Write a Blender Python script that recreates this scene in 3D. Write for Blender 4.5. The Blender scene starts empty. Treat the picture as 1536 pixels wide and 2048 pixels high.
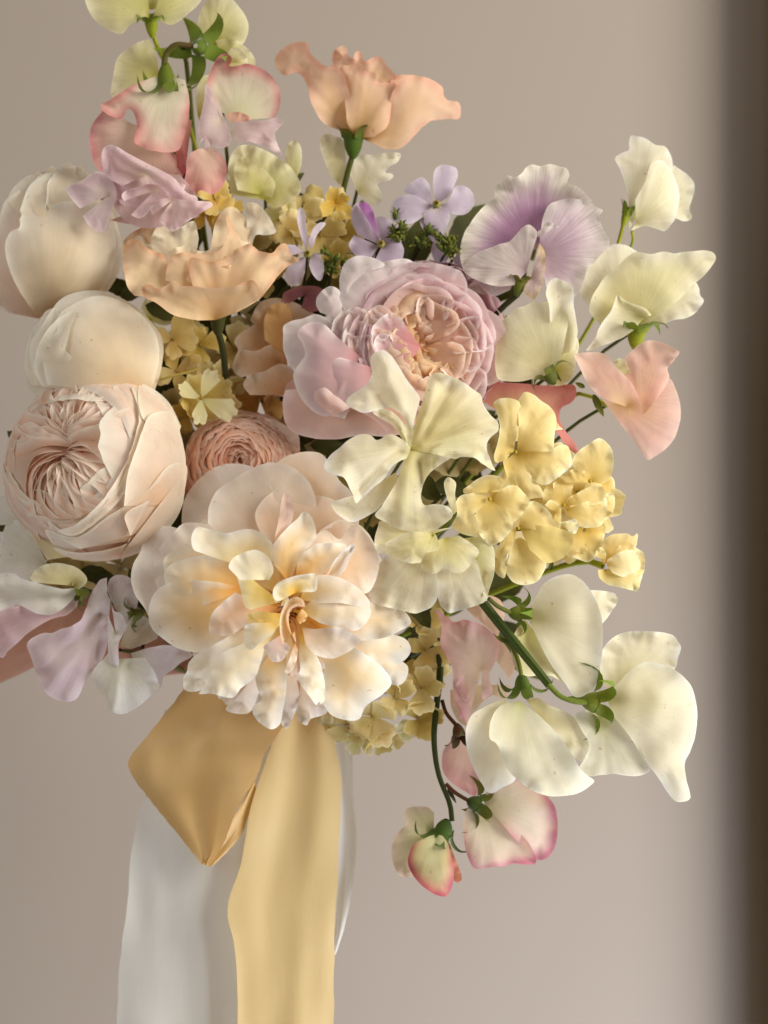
import bpy, math, random
import numpy as np
from mathutils import Vector, Matrix
random.seed(7); RNG = np.random.default_rng(7)
scene = bpy.context.scene
S = 0.0002            # metres for one unit (a photograph pixel at the bouquet's distance)
D = 3500.0            # camera distance in units
# ---------------------------------------------------------------- camera
cam_data = bpy.data.cameras.new('camera'); cam = bpy.data.objects.new('camera', cam_data)
scene.collection.objects.link(cam); scene.camera = cam
cam.location = (0, -D*S, 0); cam.rotation_euler = (math.radians(90), 0, 0)
cam_data.sensor_fit = 'VERTICAL'; cam_data.sensor_height = 24
cam_data.lens = 24/(2*1024/D); cam_data.clip_start = .01; cam_data.clip_end = 50
cam_data.dof.use_dof = True; cam_data.dof.focus_distance = (D-240)*S; cam_data.dof.aperture_fstop = 4.5
# ---------------------------------------------------------------- world and lamps
world = bpy.data.worlds.new('World'); scene.world = world; world.use_nodes = True
bg = world.node_tree.nodes['Background']; bg.inputs[0].default_value = (1.0, .85, .62, 1); bg.inputs[1].default_value = .21
def area(name, loc, target, size, power, col):
    l = bpy.data.lights.new(name, 'AREA'); l.shape = 'RECTANGLE'; l.size, l.size_y = size; l.energy = power; l.color = col
    o = bpy.data.objects.new(name, l); scene.collection.objects.link(o); o.location = loc
    o.rotation_euler = (Vector(target)-Vector(loc)).to_track_quat('-Z', 'Y').to_euler(); return o
area('window_light', (1.05, -.62, .42), (0, 0, -.02), (.75, .8), 24.0, (1, .955, .85))
area('left_window_light', (-.62, -.66, .22), (-.05, 0, -.02), (.4, .5), 2.1, (.97, .97, 1))
area('low_wall_fill', (.50, -.10, -.66), (.14, .36, -.22), (.45, .35), 6.6, (.78, .84, 1))  # added lamp with no visible source; brightens the lower right wall
scene.view_settings.view_transform = 'Standard'; scene.view_settings.look = 'None'; scene.view_settings.exposure = .15
scene.render.engine = 'CYCLES'
scene.cycles.max_bounces = 10; scene.cycles.diffuse_bounces = 5; scene.cycles.transmission_bounces = 8
# ---------------------------------------------------------------- helpers
def W(P):
    P = np.asarray(P, float); k = (D-P[..., 2])/D
    return np.stack([(P[..., 0]-768)*k*S, -P[..., 2]*S, (1024-P[..., 1])*k*S], -1)
def lin(h):
    c = np.array([int(h[i:i+2], 16)/255 for i in (0, 2, 4)]); return np.where(c <= .04045, c/12.92, ((c+.055)/1.055)**2.4)
def unit(v): v = np.asarray(v, float); return v/(np.linalg.norm(v)+1e-9)
def pts(s): return [tuple(float(q) for q in w.split(',')) for w in s.split()]
def noise1(n, k, rng):          # smooth noise of k knots over n samples
    y = rng.uniform(-1, 1, max(int(k), 2)+3); x = np.linspace(0, max(int(k), 2), n); i = x.astype(int); f = x-i
    a, b = y[i], y[i+1]; f = f*f*(3-2*f); return a+(b-a)*f
def field(X, Y, rng, wl=(55, 170), m=6):
    h = 0
    for i in range(m):
        a = rng.uniform(0, 6.28); w = rng.uniform(*wl); h = h+np.sin((X*math.cos(a)+Y*math.sin(a))*6.283/w+rng.uniform(0, 6.28))*(w/wl[1])
    return h/m*1.8
def spline(P, n, closed=False):
    P = np.asarray(P, float)
    ext = np.vstack([2*P[0]-P[1], P, 2*P[-1]-P[-2]]) if not closed else np.vstack([P[-1], P, P[0], P[1]])
    out = []
    for i in range(1, len(ext)-2):
        p0, p1, p2, p3 = ext[i-1:i+3]
        t0 = 0; t1 = t0+np.linalg.norm(p1-p0)**.5+1e-6; t2 = t1+np.linalg.norm(p2-p1)**.5+1e-6; t3 = t2+np.linalg.norm(p3-p2)**.5+1e-6
        t = np.linspace(t1, t2, 12, endpoint=False)[:, None]
        A1 = (t1-t)/(t1-t0)*p0+(t-t0)/(t1-t0)*p1; A2 = (t2-t)/(t2-t1)*p1+(t-t1)/(t2-t1)*p2; A3 = (t3-t)/(t3-t2)*p2+(t-t2)/(t3-t2)*p3
        B1 = (t2-t)/(t2-t0)*A1+(t-t0)/(t2-t0)*A2; B2 = (t3-t)/(t3-t1)*A2+(t-t1)/(t3-t1)*A3
        out.append((t2-t)/(t2-t1)*B1+(t-t1)/(t2-t1)*B2)
    out.append(P[-1:] if not closed else P[:1]); Q = np.vstack(out)
    s = np.r_[0, np.cumsum(np.linalg.norm(np.diff(Q, axis=0), axis=1))]; x = np.linspace(0, s[-1], n)
    return np.stack([np.interp(x, s, Q[:, k]) for k in range(Q.shape[1])], -1)
# ---------------------------------------------------------------- materials
def nodes(name):
    m = bpy.data.materials.new(name); m.use_nodes = True; nt = m.node_tree; nt.nodes.clear(); return m, nt
def N(nt, kind, **kw):
    n = nt.nodes.new(kind)
    for k, v in kw.items():
        if k.startswith('i_'): n.inputs[k[2:].replace('_', ' ')].default_value = v
        else: setattr(n, k, v)
    return n
def petal_mat(name, trans=.38, rough=.55, vein=.12, bump=.25, fibre=90, mottle=1.0, spec=.14):
    m, nt = nodes(name); L = nt.links.new
    at = N(nt, 'ShaderNodeAttribute', attribute_name='tint'); uv = N(nt, 'ShaderNodeUVMap', uv_map='uv')
    mp = N(nt, 'ShaderNodeMapping'); mp.inputs['Scale'].default_value = (fibre, 2.2, 1); L(uv.outputs[0], mp.inputs[0])
    nz = N(nt, 'ShaderNodeTexNoise', i_Scale=1.0, i_Detail=3.0, i_Roughness=.6); L(mp.outputs[0], nz.inputs[0])
    tc = N(nt, 'ShaderNodeTexCoord'); n2 = N(nt, 'ShaderNodeTexNoise', i_Scale=130.0, i_Detail=3.0); L(tc.outputs['Object'], n2.inputs[0])
    n3 = N(nt, 'ShaderNodeTexNoise', i_Scale=1800.0, i_Detail=2.0); L(tc.outputs['Object'], n3.inputs[0])
    def rng(src, a, b, lo, hi):
        r = N(nt, 'ShaderNodeMapRange'); r.inputs[1].default_value = a; r.inputs[2].default_value = b; r.inputs[3].default_value = lo; r.inputs[4].default_value = hi
        L(src, r.inputs[0]); return r.outputs[0]
    v1 = rng(nz.outputs[0], .3, .7, 1-vein, 1+vein*.45); v2 = rng(n2.outputs[0], .3, .7, 1-.045*mottle, 1+.035*mottle)
    mu = N(nt, 'ShaderNodeMath', operation='MULTIPLY'); L(v1, mu.inputs[0]); L(v2, mu.inputs[1])
    sc = N(nt, 'ShaderNodeVectorMath', operation='SCALE'); L(at.outputs['Color'], sc.inputs[0]); L(mu.outputs[0], sc.inputs['Scale'])
    n4 = N(nt, 'ShaderNodeTexNoise', i_Scale=420.0, i_Detail=1.0); L(tc.outputs['Object'], n4.inputs[0]); sp_ = rng(n4.outputs[0], .752, .79, 0, .55*min(1, mottle))
    n5 = N(nt, 'ShaderNodeTexNoise', i_Scale=45.0, i_Detail=5.0, i_Roughness=.7); L(tc.outputs['Object'], n5.inputs[0]); br = rng(n5.outputs[0], .62, .74, 0, .30*min(1, mottle))
    mxx = N(nt, 'ShaderNodeMath', operation='MAXIMUM'); L(sp_, mxx.inputs[0]); L(br, mxx.inputs[1])
    spm = N(nt, 'ShaderNodeMix', data_type='RGBA', blend_type='MULTIPLY'); L(mxx.outputs[0], spm.inputs[0]); L(sc.outputs[0], spm.inputs[6]); spm.inputs[7].default_value = (.72, .55, .36, 1); sc = spm; sc_out = spm.outputs[2]
    gm = N(nt, 'ShaderNodeGamma'); gm.inputs[1].default_value = 1.25; L(sc_out, gm.inputs[0])
    ad = N(nt, 'ShaderNodeMath', operation='MULTIPLY_ADD'); L(nz.outputs[0], ad.inputs[0]); ad.inputs[1].default_value = .6
    s3 = N(nt, 'ShaderNodeMath', operation='MULTIPLY'); L(n3.outputs[0], s3.inputs[0]); s3.inputs[1].default_value = .45; L(s3.outputs[0], ad.inputs[2])
    bp = N(nt, 'ShaderNodeBump'); bp.inputs['Strength'].default_value = bump; bp.inputs['Distance'].default_value = .0007; L(ad.outputs[0], bp.inputs['Height'])
    pr = N(nt, 'ShaderNodeBsdfPrincipled', i_Roughness=rough); pr.inputs['Specular IOR Level'].default_value = spec
    pr.inputs['Sheen Weight'].default_value = .15; L(sc_out, pr.inputs['Base Color']); L(bp.outputs[0], pr.inputs['Normal'])
    tr = N(nt, 'ShaderNodeBsdfTranslucent'); L(gm.outputs[0], tr.inputs[0]); L(bp.outputs[0], tr.inputs[1])
    mx = N(nt, 'ShaderNodeMixShader'); mx.inputs[0].default_value = trans; L(pr.outputs[0], mx.inputs[1]); L(tr.outputs[0], mx.inputs[2])
    o = N(nt, 'ShaderNodeOutputMaterial'); L(mx.outputs[0], o.inputs[0]); return m
M_PETAL = petal_mat('petal_tissue', .42, .55, .05, .11); M_ROSE = petal_mat('rose_petal_tissue', .42, .55, .025, .07, 60)
M_THIN = petal_mat('thin_petal_tissue', .50, .6, .10, .16, 90); M_GREEN = petal_mat('green_tissue', .16, .5, .22, .4, 30)
M_SILK = petal_mat('silk_ribbon', .42, .36, .09, .22, 900, .12, .45); M_VEIN = petal_mat('veined_petal_tissue', .42, .6, .26, .2, 70)
def plain(name, h, rough=.6, nscale=60, var=.12, bump=.1, sss=0):
    m, nt = nodes(name); L = nt.links.new; c = lin(h)
    tc = N(nt, 'ShaderNodeTexCoord'); nz = N(nt, 'ShaderNodeTexNoise', i_Scale=nscale, i_Detail=4.0); L(tc.outputs['Object'], nz.inputs[0])
    mx = N(nt, 'ShaderNodeMix', data_type='RGBA'); mx.inputs[6].default_value = (*(c*(1-var)), 1); mx.inputs[7].default_value = (*np.minimum(c*(1+var), 1), 1)
    L(nz.outputs[0], mx.inputs[0]); bp = N(nt, 'ShaderNodeBump'); bp.inputs['Strength'].default_value = bump; bp.inputs['Distance'].default_value = .001; L(nz.outputs[0], bp.inputs['Height'])
    pr = N(nt, 'ShaderNodeBsdfPrincipled', i_Roughness=rough); L(mx.outputs[2], pr.inputs['Base Color']); L(bp.outputs[0], pr.inputs['Normal'])
    pr.inputs['Subsurface Weight'].default_value = sss; pr.inputs['Subsurface Scale'].default_value = .004
    o = N(nt, 'ShaderNodeOutputMaterial'); L(pr.outputs[0], o.inputs[0]); return m
# ---------------------------------------------------------------- objects
def thing(name, label, cat, pos, group=None):
    o = bpy.data.objects.new(name, None); o.empty_display_size = .01; scene.collection.objects.link(o); o.location = W(pos)
    o['label'] = label; o['category'] = cat
    if group: o['group'] = group
    return o
ORG = {}
def origin(o):
    v = Vector((0, 0, 0))
    while o: v += o.location; o = o.parent
    return np.array(v)
def node(name, parent, pos, label=None):          # an empty part that holds sub-parts
    o = bpy.data.objects.new(name, None); o.empty_display_size = .005; scene.collection.objects.link(o); o.parent = parent
    o.location = W(pos)-origin(parent)
    if label: o['label'] = label
    return o
def emit(name, parent, P, F, mat, tint=None, uv=None, label=None, world_pts=False):
    V = np.asarray(P) if world_pts else W(P); shp = V.shape
    V = V.reshape(-1, 3)
    if tint is not None and mat is M_GREEN: tint = np.asarray(tint)*np.array([.98, .80, .42])
    if parent is not None: V = V-origin(parent)
    me = bpy.data.meshes.new(name); F = np.asarray(F, np.int32); k = F.shape[1]
    me.vertices.add(len(V)); me.vertices.foreach_set('co', V.astype(np.float32).ravel())
    me.loops.add(F.size); me.loops.foreach_set('vertex_index', F.ravel())
    me.polygons.add(len(F)); me.polygons.foreach_set('loop_start', np.arange(len(F), dtype=np.int32)*k)
    me.polygons.foreach_set('loop_total', np.full(len(F), k, np.int32)); me.polygons.foreach_set('use_smooth', np.ones(len(F), bool))
    me.update(calc_edges=True)
    if uv is not None: me.uv_layers.new(name='uv').data.foreach_set('uv', uv.reshape(-1, 2)[F.ravel()].astype(np.float32).ravel())
    if tint is not None:
        a = me.color_attributes.new('tint', 'FLOAT_COLOR', 'POINT'); c = np.ones((len(V), 4), np.float32); c[:, :3] = np.clip(tint.reshape(-1, 3), 0, .96); a.data.foreach_set('color', c.ravel())
    me.materials.append(mat); o = bpy.data.objects.new(name, me); scene.collection.objects.link(o)
    if parent is not None: o.parent = parent
    if label: o['label'] = label
    return o
_gf = {}
def gridf(nu, nt, wrap=False):
    k = (nu, nt, wrap)
    if k not in _gf:
        i, j = np.meshgrid(np.arange(nu-1), np.arange(nt if wrap else nt-1), indexing='ij'); j2 = (j+1) % nt
        _gf[k] = np.stack([i*nt+j, i*nt+j2, (i+1)*nt+j2, (i+1)*nt+j], -1).reshape(-1, 4)
    return _gf[k]
def tint_of(U, T, col, rng, edge_noise=.07, streak=.025, jit=.03):
    """U = 0 at the claw, 1 at the rim; T across; col = [(u, hex)...]"""
    us = np.array([c[0] for c in col]); cs = np.array([lin(c[1]) for c in col])
    en = noise1(U.shape[1], 9, rng)[None]*edge_noise+noise1(U.shape[1], 23, rng)[None]*edge_noise*.5
    uu = np.clip(U+en*U, 0, 1); C = np.stack([np.interp(uu, us, cs[:, k]) for k in range(3)], -1)
    st = 1+streak*noise1(U.shape[1], 20, rng)[None]*np.sin(np.pi*U)+.028*field(T*110, U*100, rng, (40, 120)); C = C*st[..., None]
    return C*(1+rng.uniform(-jit, jit))*(1+rng.uniform(-jit, jit, 3)*.4)
def lightn(h, k):
    c = np.array([int(h[i:i+2], 16) for i in (0, 2, 4)]); c = np.clip(c+(np.array([255, 253, 246])-c)*k, 0, 255).astype(int); return '%02x%02x%02x' % tuple(c)
CNT = [0]
from mathutils.geometry import delaunay_2d_cdt
def seg_d(X, Y, x1, y1, x2, y2):
    dx, dy = x2-x1, y2-y1; t = np.clip(((X-x1)*dx+(Y-y1)*dy)/(dx*dx+dy*dy+1e-9), 0, 1); return np.hypot(X-x1-t*dx, Y-y1-t*dy)
def fan(parent, base, rim, col, bulge=.12, ruf=5, n=4, curl=0, jag=.006, mat=None, name='petal', ball=None, lift=0, fold=None, nu=18, nt=46, label=None, wav=3, edge=True, seed=None, lip=1.0, frill=0, cre=None, tilt=None, pleat=.8):
    """a petal: claw point + free rim; the blade between them is meshed finely, domed, creased and ruffled out of its own plane"""
    CNT[0] += 1; rng = np.random.default_rng(seed or CNT[0]+100); B = np.array(base, float)
    R0 = np.array([(p[0], p[1]) for p in rim], float); per = np.linalg.norm(np.diff(R0, axis=0), axis=1).sum(); Lm = np.linalg.norm(R0-B[:2], axis=1).max()
    m = int(np.clip(per/4.2, 22, 170)); R = spline(R0, m); Tg = np.gradient(R, axis=0); Nn = np.stack([Tg[:, 1], -Tg[:, 0]], -1); Nn /= np.linalg.norm(Nn, axis=1)[:, None]+1e-9
    R = R+Nn*(jag*60*noise1(m, m//3, rng)*np.sin(np.linspace(0, np.pi, m))**.3)[:, None]
    def side(p, q): 
        k = max(1, int(np.linalg.norm(q-p)/7)); return [p+(q-p)*i/k for i in range(k)]
    poly = side(B[:2], R[0])+list(R)+side(R[-1], B[:2])[1:]; nb = len(poly); poly = np.array(poly)
    sp = max(3.6, Lm/30); x0, y0 = poly.min(0); x1, y1 = poly.max(0); gx, gy = np.meshgrid(np.arange(x0, x1, sp), np.arange(y0, y1, sp*.87)); gx[1::2] += sp/2; g = np.stack([gx.ravel(), gy.ravel()], -1)
    inside = np.zeros(len(g), bool); P2 = np.roll(poly, -1, axis=0)
    for (ax_, ay_), (bx_, by_) in zip(poly, P2):
        c_ = (ay_ > g[:, 1]) != (by_ > g[:, 1]); xi = ax_+(g[:, 1]-ay_)*(bx_-ax_)/(by_-ay_+1e-12); inside ^= c_ & (g[:, 0] < xi)
    g = g[inside]; g = g[np.sqrt(((g[:, None]-poly[None])**2).sum(-1)).min(1) > sp*.55] if len(g) else g
    vin = [Vector(p) for p in poly]+[Vector(p) for p in g]
    vo, _, fo, _, _, _ = delaunay_2d_cdt(vin, [(i, (i+1) % nb) for i in range(nb)], [], 1, 1e-4)
    V = np.array([tuple(v) for v in vo]); F = np.array([f for f in fo if len(f) == 3], np.int32)
    X, Y = V[:, 0], V[:, 1]; dR = np.sqrt(((V[:, None]-R[None])**2).sum(-1)); k = dR.argmin(1); dr = dR.min(1); t = k/(m-1); dc = np.hypot(X-B[0], Y-B[1])
    U = dc/(dc+dr+1e-6); ph = rng.uniform(0, 6.28, 3); env = np.clip(dc/Lm*1.25, 0, 1)
    xx = np.clip(dc/Lm, 0, 1); h = bulge*Lm*(.75*np.sin(np.pi*xx**.85)+.22*np.sin(np.pi*U**.85)*env)+curl*Lm*np.clip((U-.72)/.28, 0, 1)**2
    wob = (np.sin(2*np.pi*n*t+ph[0]+2*U)*.6+np.sin(2*np.pi*n*1.73*t+ph[1])*.4); am = np.interp(t, np.linspace(0, 1, m), np.clip(.6+.8*noise1(m, 5, rng), .1, 1.6))
    h = h+ruf*1.0*np.exp(-dr/(Lm*.16+2))*wob*env*am+wav*.012*Lm*field(X, Y, rng)*U**.7+.45*field(X+900, Y, rng, (22, 60), 7)*U*min(1, Lm/120)
    nf = noise1(m, m//4, rng)+.6*noise1(m, m//7+1, rng); h = h+(frill*.6+ruf*.10)*np.exp(-dr/(Lm*.06+2))*nf[k]*env
    s_ = np.clip(1-dr/(Lm*.17+3), 0, 1); q = np.clip(noise1(m, max(4, n), rng)*1.6, -.4, 1); h = h+lip*Lm*.10*q[k]*s_**1.7*env
    th = np.arctan2(Y-B[1], X-B[0]); tm = math.atan2(Y.mean()-B[1], X.mean()-B[0]); th = (th-tm+np.pi) % (2*np.pi)-np.pi
    pl = noise1(240, 46, rng)+.5*noise1(240, 90, rng); h = h+pleat*1.5*np.interp(th, np.linspace(-np.pi, np.pi, 240), pl)*env*(.25+.75*np.exp(-dr/(.3*Lm)))*np.clip(Lm/110, .3, 1.2)
    if fold:
        for t0, w, a in fold:
            kk = int(t0*(m-1)); h = h+a*np.exp(-(seg_d(X, Y, B[0], B[1], *R[kk])/(w*Lm*2.2))**2)*U
    for c_ in (cre or []): h = h+c_[5]*np.exp(-(seg_d(X, Y, *c_[:4])/c_[4])**2)
    tx, ty = tilt if tilt else rng.uniform(-.13, .13, 2); P = np.stack([X, Y, B[2]+lift+h+tx*(X-B[0])+ty*(Y-B[1])], -1)
    if ball:
        cx, cy, dc_, RR, off = ball; r2 = ((X-cx)**2+(Y-cy)**2)/RR**2
        P[:, 2] = dc_+RR*np.sqrt(np.clip(1-r2*.94, .03, 1))+off+h*.5+np.exp(-dr/9)*7*np.clip((1.02-r2)*4, 0, 1)
    en = .07*noise1(m, 9, rng)+.035*noise1(m, 23, rng); us = np.array([c[0] for c in col]); cs = np.array([lin(c[1]) for c in col]); ui = .86*(.62*xx+.38*U); ui = ui+(1-ui)*np.exp(-(dr/(.13*Lm+1))**1.1)*np.clip(xx*1.9, 0, 1); uu = np.clip(ui+en[k]*ui**2, 0, 1)
    C = np.stack([np.interp(uu, us, cs[:, j]) for j in range(3)], -1)*(1+.03*field(X, Y, rng, (30, 90)))[:, None]*(1+rng.uniform(-.03, .03))
    if edge: C = C*(1+.09*(dr < 1.5))[:, None]  # pale margin, plus painted light on the petal's thin rim
    uv = np.stack([th*Lm/260+.5, U], -1); return emit(name, parent, P, F, mat or M_PETAL, C, uv, label)
def frame(axis):
    a = unit(axis); h = np.array([0, -1., 0]) if abs(a[1]) < .9 else np.array([1., 0, 0]); x = unit(np.cross(h, a)); y = np.cross(a, x); return np.stack([x, y, a])
def cup(parent, c, axis, az, wid, prof, col, k=.25, pw=2.5, ruf=3, n=2.5, notch=0, mat=None, nu=14, nt=22, name='petal', wprof=(.35, 1, 1), jag=.0, curl=0, twist=0, label=None, pinch=0, scal=(1, 1, 1)):
    """a petal on a flower's axis: prof = (radius, height) along the petal, wid = angular width"""
    CNT[0] += 1; rng = np.random.default_rng(CNT[0]+900); Fm = frame(axis)
    pr = spline(np.array(prof, float), 40); s = np.linspace(0, 1, 40)
    u = np.linspace(0, 1, nu); t = np.linspace(-1, 1, nt); U, T = np.meshgrid(u, t, indexing='ij')
    reach = 1-k*np.abs(t)**pw - notch*np.exp(-(t/.16)**2)+jag*noise1(nt, nt//2, rng); Ue = U*reach[None]
    rho = np.interp(Ue, s, pr[:, 0]); z = np.interp(Ue, s, pr[:, 1]); wd = np.interp(U, np.linspace(0, 1, len(wprof)), wprof)
    ang = az+T*wid/2*wd+twist*U; ph = rng.uniform(0, 6.28, 2)
    wob = (np.sin(n*np.pi*T+ph[0])*.7+np.sin(n*2.3*np.pi*T+ph[1])*.3)*ruf*U**2
    rho = rho+wob*.8+field(ang*60, z*1.5+az*50, rng, (40, 120))*ruf*.55*U-pinch*np.cos(T*np.pi/2)*U; z = z+curl*U**4*np.abs(T)**2+wob*.3
    Q = np.stack([rho*np.cos(ang)*scal[0], rho*np.sin(ang)*scal[1], z*scal[2]], -1)@Fm; P = Q+np.array(c, float)
    C = tint_of(U, T, col, rng); C = C*(1+.08*np.clip((U-.95)/.05, 0, 1))[..., None]  # rim lightened: pale margin and painted light caught by the edge
    return emit(name, parent, P, gridf(nu, nt), mat or M_ROSE, C, np.stack([T*wid*.5, U], -1), label)
def tube(name, parent, P, r, col, mat=None, ns=8, n=None, label=None, ridge=0):
    P = np.array(P, float); n = n or max(8, len(P)*6); C = spline(P, n); T = np.gradient(C, axis=0); T /= np.linalg.norm(T, axis=1)[:, None]+1e-9
    r = np.interp(np.linspace(0, 1, n), np.linspace(0, 1, len(np.atleast_1d(r))), np.atleast_1d(r)); a = np.linspace(0, 2*np.pi, ns, endpoint=False)
    ref = np.array([.3, .2, 1.]); X = np.cross(T, ref); X /= np.linalg.norm(X, axis=1)[:, None]+1e-9; Y = np.cross(T, X)
    rr = r[:, None]*(1+ridge*np.cos(a*5))[None]
    V = C[:, None]+rr[..., None]*(np.cos(a)[None, :, None]*X[:, None]+np.sin(a)[None, :, None]*Y[:, None])
    U = np.repeat(np.linspace(0, 1, n)[:, None], ns, 1); Tt = np.repeat((a/6.28)[None], n, 0); rng = np.random.default_rng(int(abs(P[0, 0])*7+abs(P[-1, 1])))
    tint = tint_of(U, Tt, col, rng, 0, 0, .05)
    return emit(name, parent, V, gridf(n, ns, True), mat or M_GREEN, tint, np.stack([Tt, U*4], -1), label)
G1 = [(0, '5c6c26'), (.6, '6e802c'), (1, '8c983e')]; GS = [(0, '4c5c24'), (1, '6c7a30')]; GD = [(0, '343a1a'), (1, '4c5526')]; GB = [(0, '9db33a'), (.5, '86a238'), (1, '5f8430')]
BR = [(0, '4d3a26'), (.5, '5a4a2c'), (1, '48602c')]
def calyx(parent, p, axis, r=16, L=30, lobes=5, ll=42, col=G1, spread=.9, name='calyx', rot=0, lw=.34):
    """cup with pointed recurved lobes; axis points from stalk to flower"""
    Fm = frame(axis); V = []; F = []; U = []; rng = np.random.default_rng(int(abs(p[0])*3+abs(p[1]))); ns = 20
    prof = [(r*.28, -L*.12), (r*.55, L*.08), (r*.80, L*.4), (r*.92, L*.75), (r*1.0, L)]
    for i, (a, z) in enumerate(prof):
        for j in range(ns):
            g = 2*np.pi*j/ns; V.append((a*math.cos(g), a*math.sin(g), z)); U.append(i/8)
    for i in range(len(prof)-1):
        for j in range(ns): F.append((i*ns+j, i*ns+(j+1) % ns, (i+1)*ns+(j+1) % ns, (i+1)*ns+j))
    for k in range(lobes):
        g0 = 2*np.pi*k/lobes+rot+rng.uniform(-.12, .12); l = ll*rng.uniform(.75, 1.2); sp = spread*rng.uniform(.7, 1.3); b = len(V); m = 9; tw = rng.uniform(-.5, .5)
        for i in range(m):
            u = i/(m-1); w = r*2.0*lw*(1-u)**.8*(1+.55*math.sin(u*2.4)); out = r*.97+l*math.sin(sp*u*1.25)*u**.6; z = L*.92+l*u*math.cos(sp*u*1.3)-l*.18*u**3
            for s_ in (-1, 0, 1):
                cx, sy = math.cos(g0), math.sin(g0); ww = w*s_
                V.append((out*cx-ww*sy+tw*u*l*.15*-sy, out*sy+ww*cx+tw*u*l*.15*cx, z-(r*.12*(s_ == 0)))); U.append(.5+u*.5)
        for i in range(m-1):
            for s_ in (0, 1): q = b+i*3+s_; F.append((q, q+1, q+4, q+3))
    V = np.array(V)@Fm+np.array(p, float); U = np.array(U)
    us = np.array([c[0] for c in col]); cs = np.array([lin(c[1]) for c in col]); C = np.stack([np.interp(U, us, cs[:, q]) for q in range(3)], -1)
    o = emit(name, parent, V, F, M_GREEN, C, np.stack([np.arange(len(V)) % 7/7, U*3], -1)); return o
BIND = (545, 1400, -190)
def stem_to_bind(parent, p, back=120, r=6, col=GS):
    p = np.array(p, float); b = np.array(BIND, float)+np.array([(p[0]-545)*.06, 0, (p[1]-900)*.04])
    q = p+np.array([(b[0]-p[0])*.12, (b[1]-p[1])*.08, -back]); m = (q+b)/2+np.array([0, 0, -60])
    tube('stem', parent, [p, q, m, b, b+np.array([(b[0]-p[0])*.10, 230, -110])], [r*.7, r, r], col, n=30)
def leaf(parent, p, d, L, w, col=GD, name='leaf', tilt=0, up=(0, 0, 1), bend=.2, mat=None):
    d = unit(d); up = np.array(up, float); s = unit(np.cross(d, up)); nn = np.cross(s, d); m, k = 14, 7; u = np.linspace(0, 1, m); t = np.linspace(-1, 1, k); U, T = np.meshgrid(u, t, indexing='ij')
    ww = w*np.sin(np.pi*U**.8)**.8*(1+.05*np.sin(U*60)); P = np.array(p, float)+d*(U*L)[..., None]+s*(T*ww/2)[..., None]+nn*(-bend*L*U**2+np.abs(T)*ww*.16+np.sin(U*14)*np.abs(T)*ww*.04)[..., None]
    C = tint_of(U, T, col, np.random.default_rng(int(L+p[0])), 0, .1, .1); return emit(name, parent, P, gridf(m, k), mat or M_GREEN, C, np.stack([T, U*3], -1))
def petals(parent, z, step, col, specs, **kw):
    """specs: (base 'x,y', rim 'x,y[,dd] ...', overrides)"""
    for i, sp in enumerate(specs):
        o = dict(col=col); o.update(kw); o.update(sp[2] if len(sp) > 2 else {})
        b = pts(sp[0])[0]; c = o.pop('col'); dz = o.pop('dz', 0); fan(parent, (b[0], b[1], z+i*step+dz+(b[2] if len(b) > 2 else 0)), pts(sp[1]), c, **o)
# ---------------------------------------------------------------- the setting
def build_wall():
    d0 = -1500; prof = [(x, d0) for x in np.linspace(-4200, 5000, 40)]
    P = np.zeros((2, len(prof), 3))
    for i, y in enumerate((-3500, 5200)):
        for j, (x, d) in enumerate(prof): P[i, j] = ((x-768)*S, -d*S, (1024-y)*S)
    o = emit('wall', None, P, gridf(2, len(prof)), plain('painted_plaster', '998e84', .85, 14, .02, .03), world_pts=True); o['kind'] = 'structure'
build_wall()

def box(name, parent, a, b, mat, bev=6):
    import bmesh
    bm = bmesh.new(); bmesh.ops.create_cube(bm, size=1); lo = np.minimum(a, b); hi = np.maximum(a, b)
    for v in bm.verts: v.co = Vector([lo[i]+(v.co[i]+.5)*(hi[i]-lo[i]) for i in range(3)])
    bmesh.ops.bevel(bm, geom=bm.edges[:], offset=bev, segments=3, affect='EDGES')
    for v in bm.verts: v.co = Vector(((v.co.x-768)*S, -v.co.z*S, (1024-v.co.y)*S))-Vector(origin(parent))
    bmesh.ops.recalc_face_normals(bm, faces=bm.faces[:]); me = bpy.data.meshes.new(name); bm.to_mesh(me); bm.free(); me.materials.append(mat)
    o = bpy.data.objects.new(name, me); scene.collection.objects.link(o); o.parent = parent; return o
t = thing('window_frame', 'dark brown blurred upright frame along the right edge of the photo', 'frame', (1536, 1024, -700))
WOOD = plain('dark_wood', '8a6e4e', .6, 40, .15, .1)
box('jamb', t, (1858, -3000, -1500), (2700, 5000, -1290), WOOD, 14); box('moulding', t, (1935, -3000, -1287), (2700, 5000, -1240), WOOD, 10)
# ---------------------------------------------------------------- colours of the petals (their own pigment)
CREAM = [(0, 'dcd68a'), (.18, 'ebe4b4'), (.5, 'f5efd2'), (.95, 'f7f3de'), (1, 'fbf9ec')]
CREAMY = [(0, 'd4cc72'), (.25, 'eae2a8'), (.7, 'f1eabf'), (1, 'f8f2d8')]
CREAMG = [(0, 'c6c250'), (.3, 'dfda92'), (.8, 'ebe6ba'), (1, 'f4efd0')]
WHITE = [(0, 'dde0bc'), (.3, 'efefe2'), (1, 'f7f7f2')]
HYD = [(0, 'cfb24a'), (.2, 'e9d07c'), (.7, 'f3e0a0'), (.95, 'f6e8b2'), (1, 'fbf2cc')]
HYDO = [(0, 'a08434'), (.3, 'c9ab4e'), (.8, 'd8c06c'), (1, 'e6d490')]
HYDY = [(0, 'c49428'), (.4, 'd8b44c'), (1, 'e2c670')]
LILAC = [(0, 'd4c6b8'), (.4, 'e0d0d3'), (.85, 'dfc8d2'), (1, 'ecdee3')]
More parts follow.
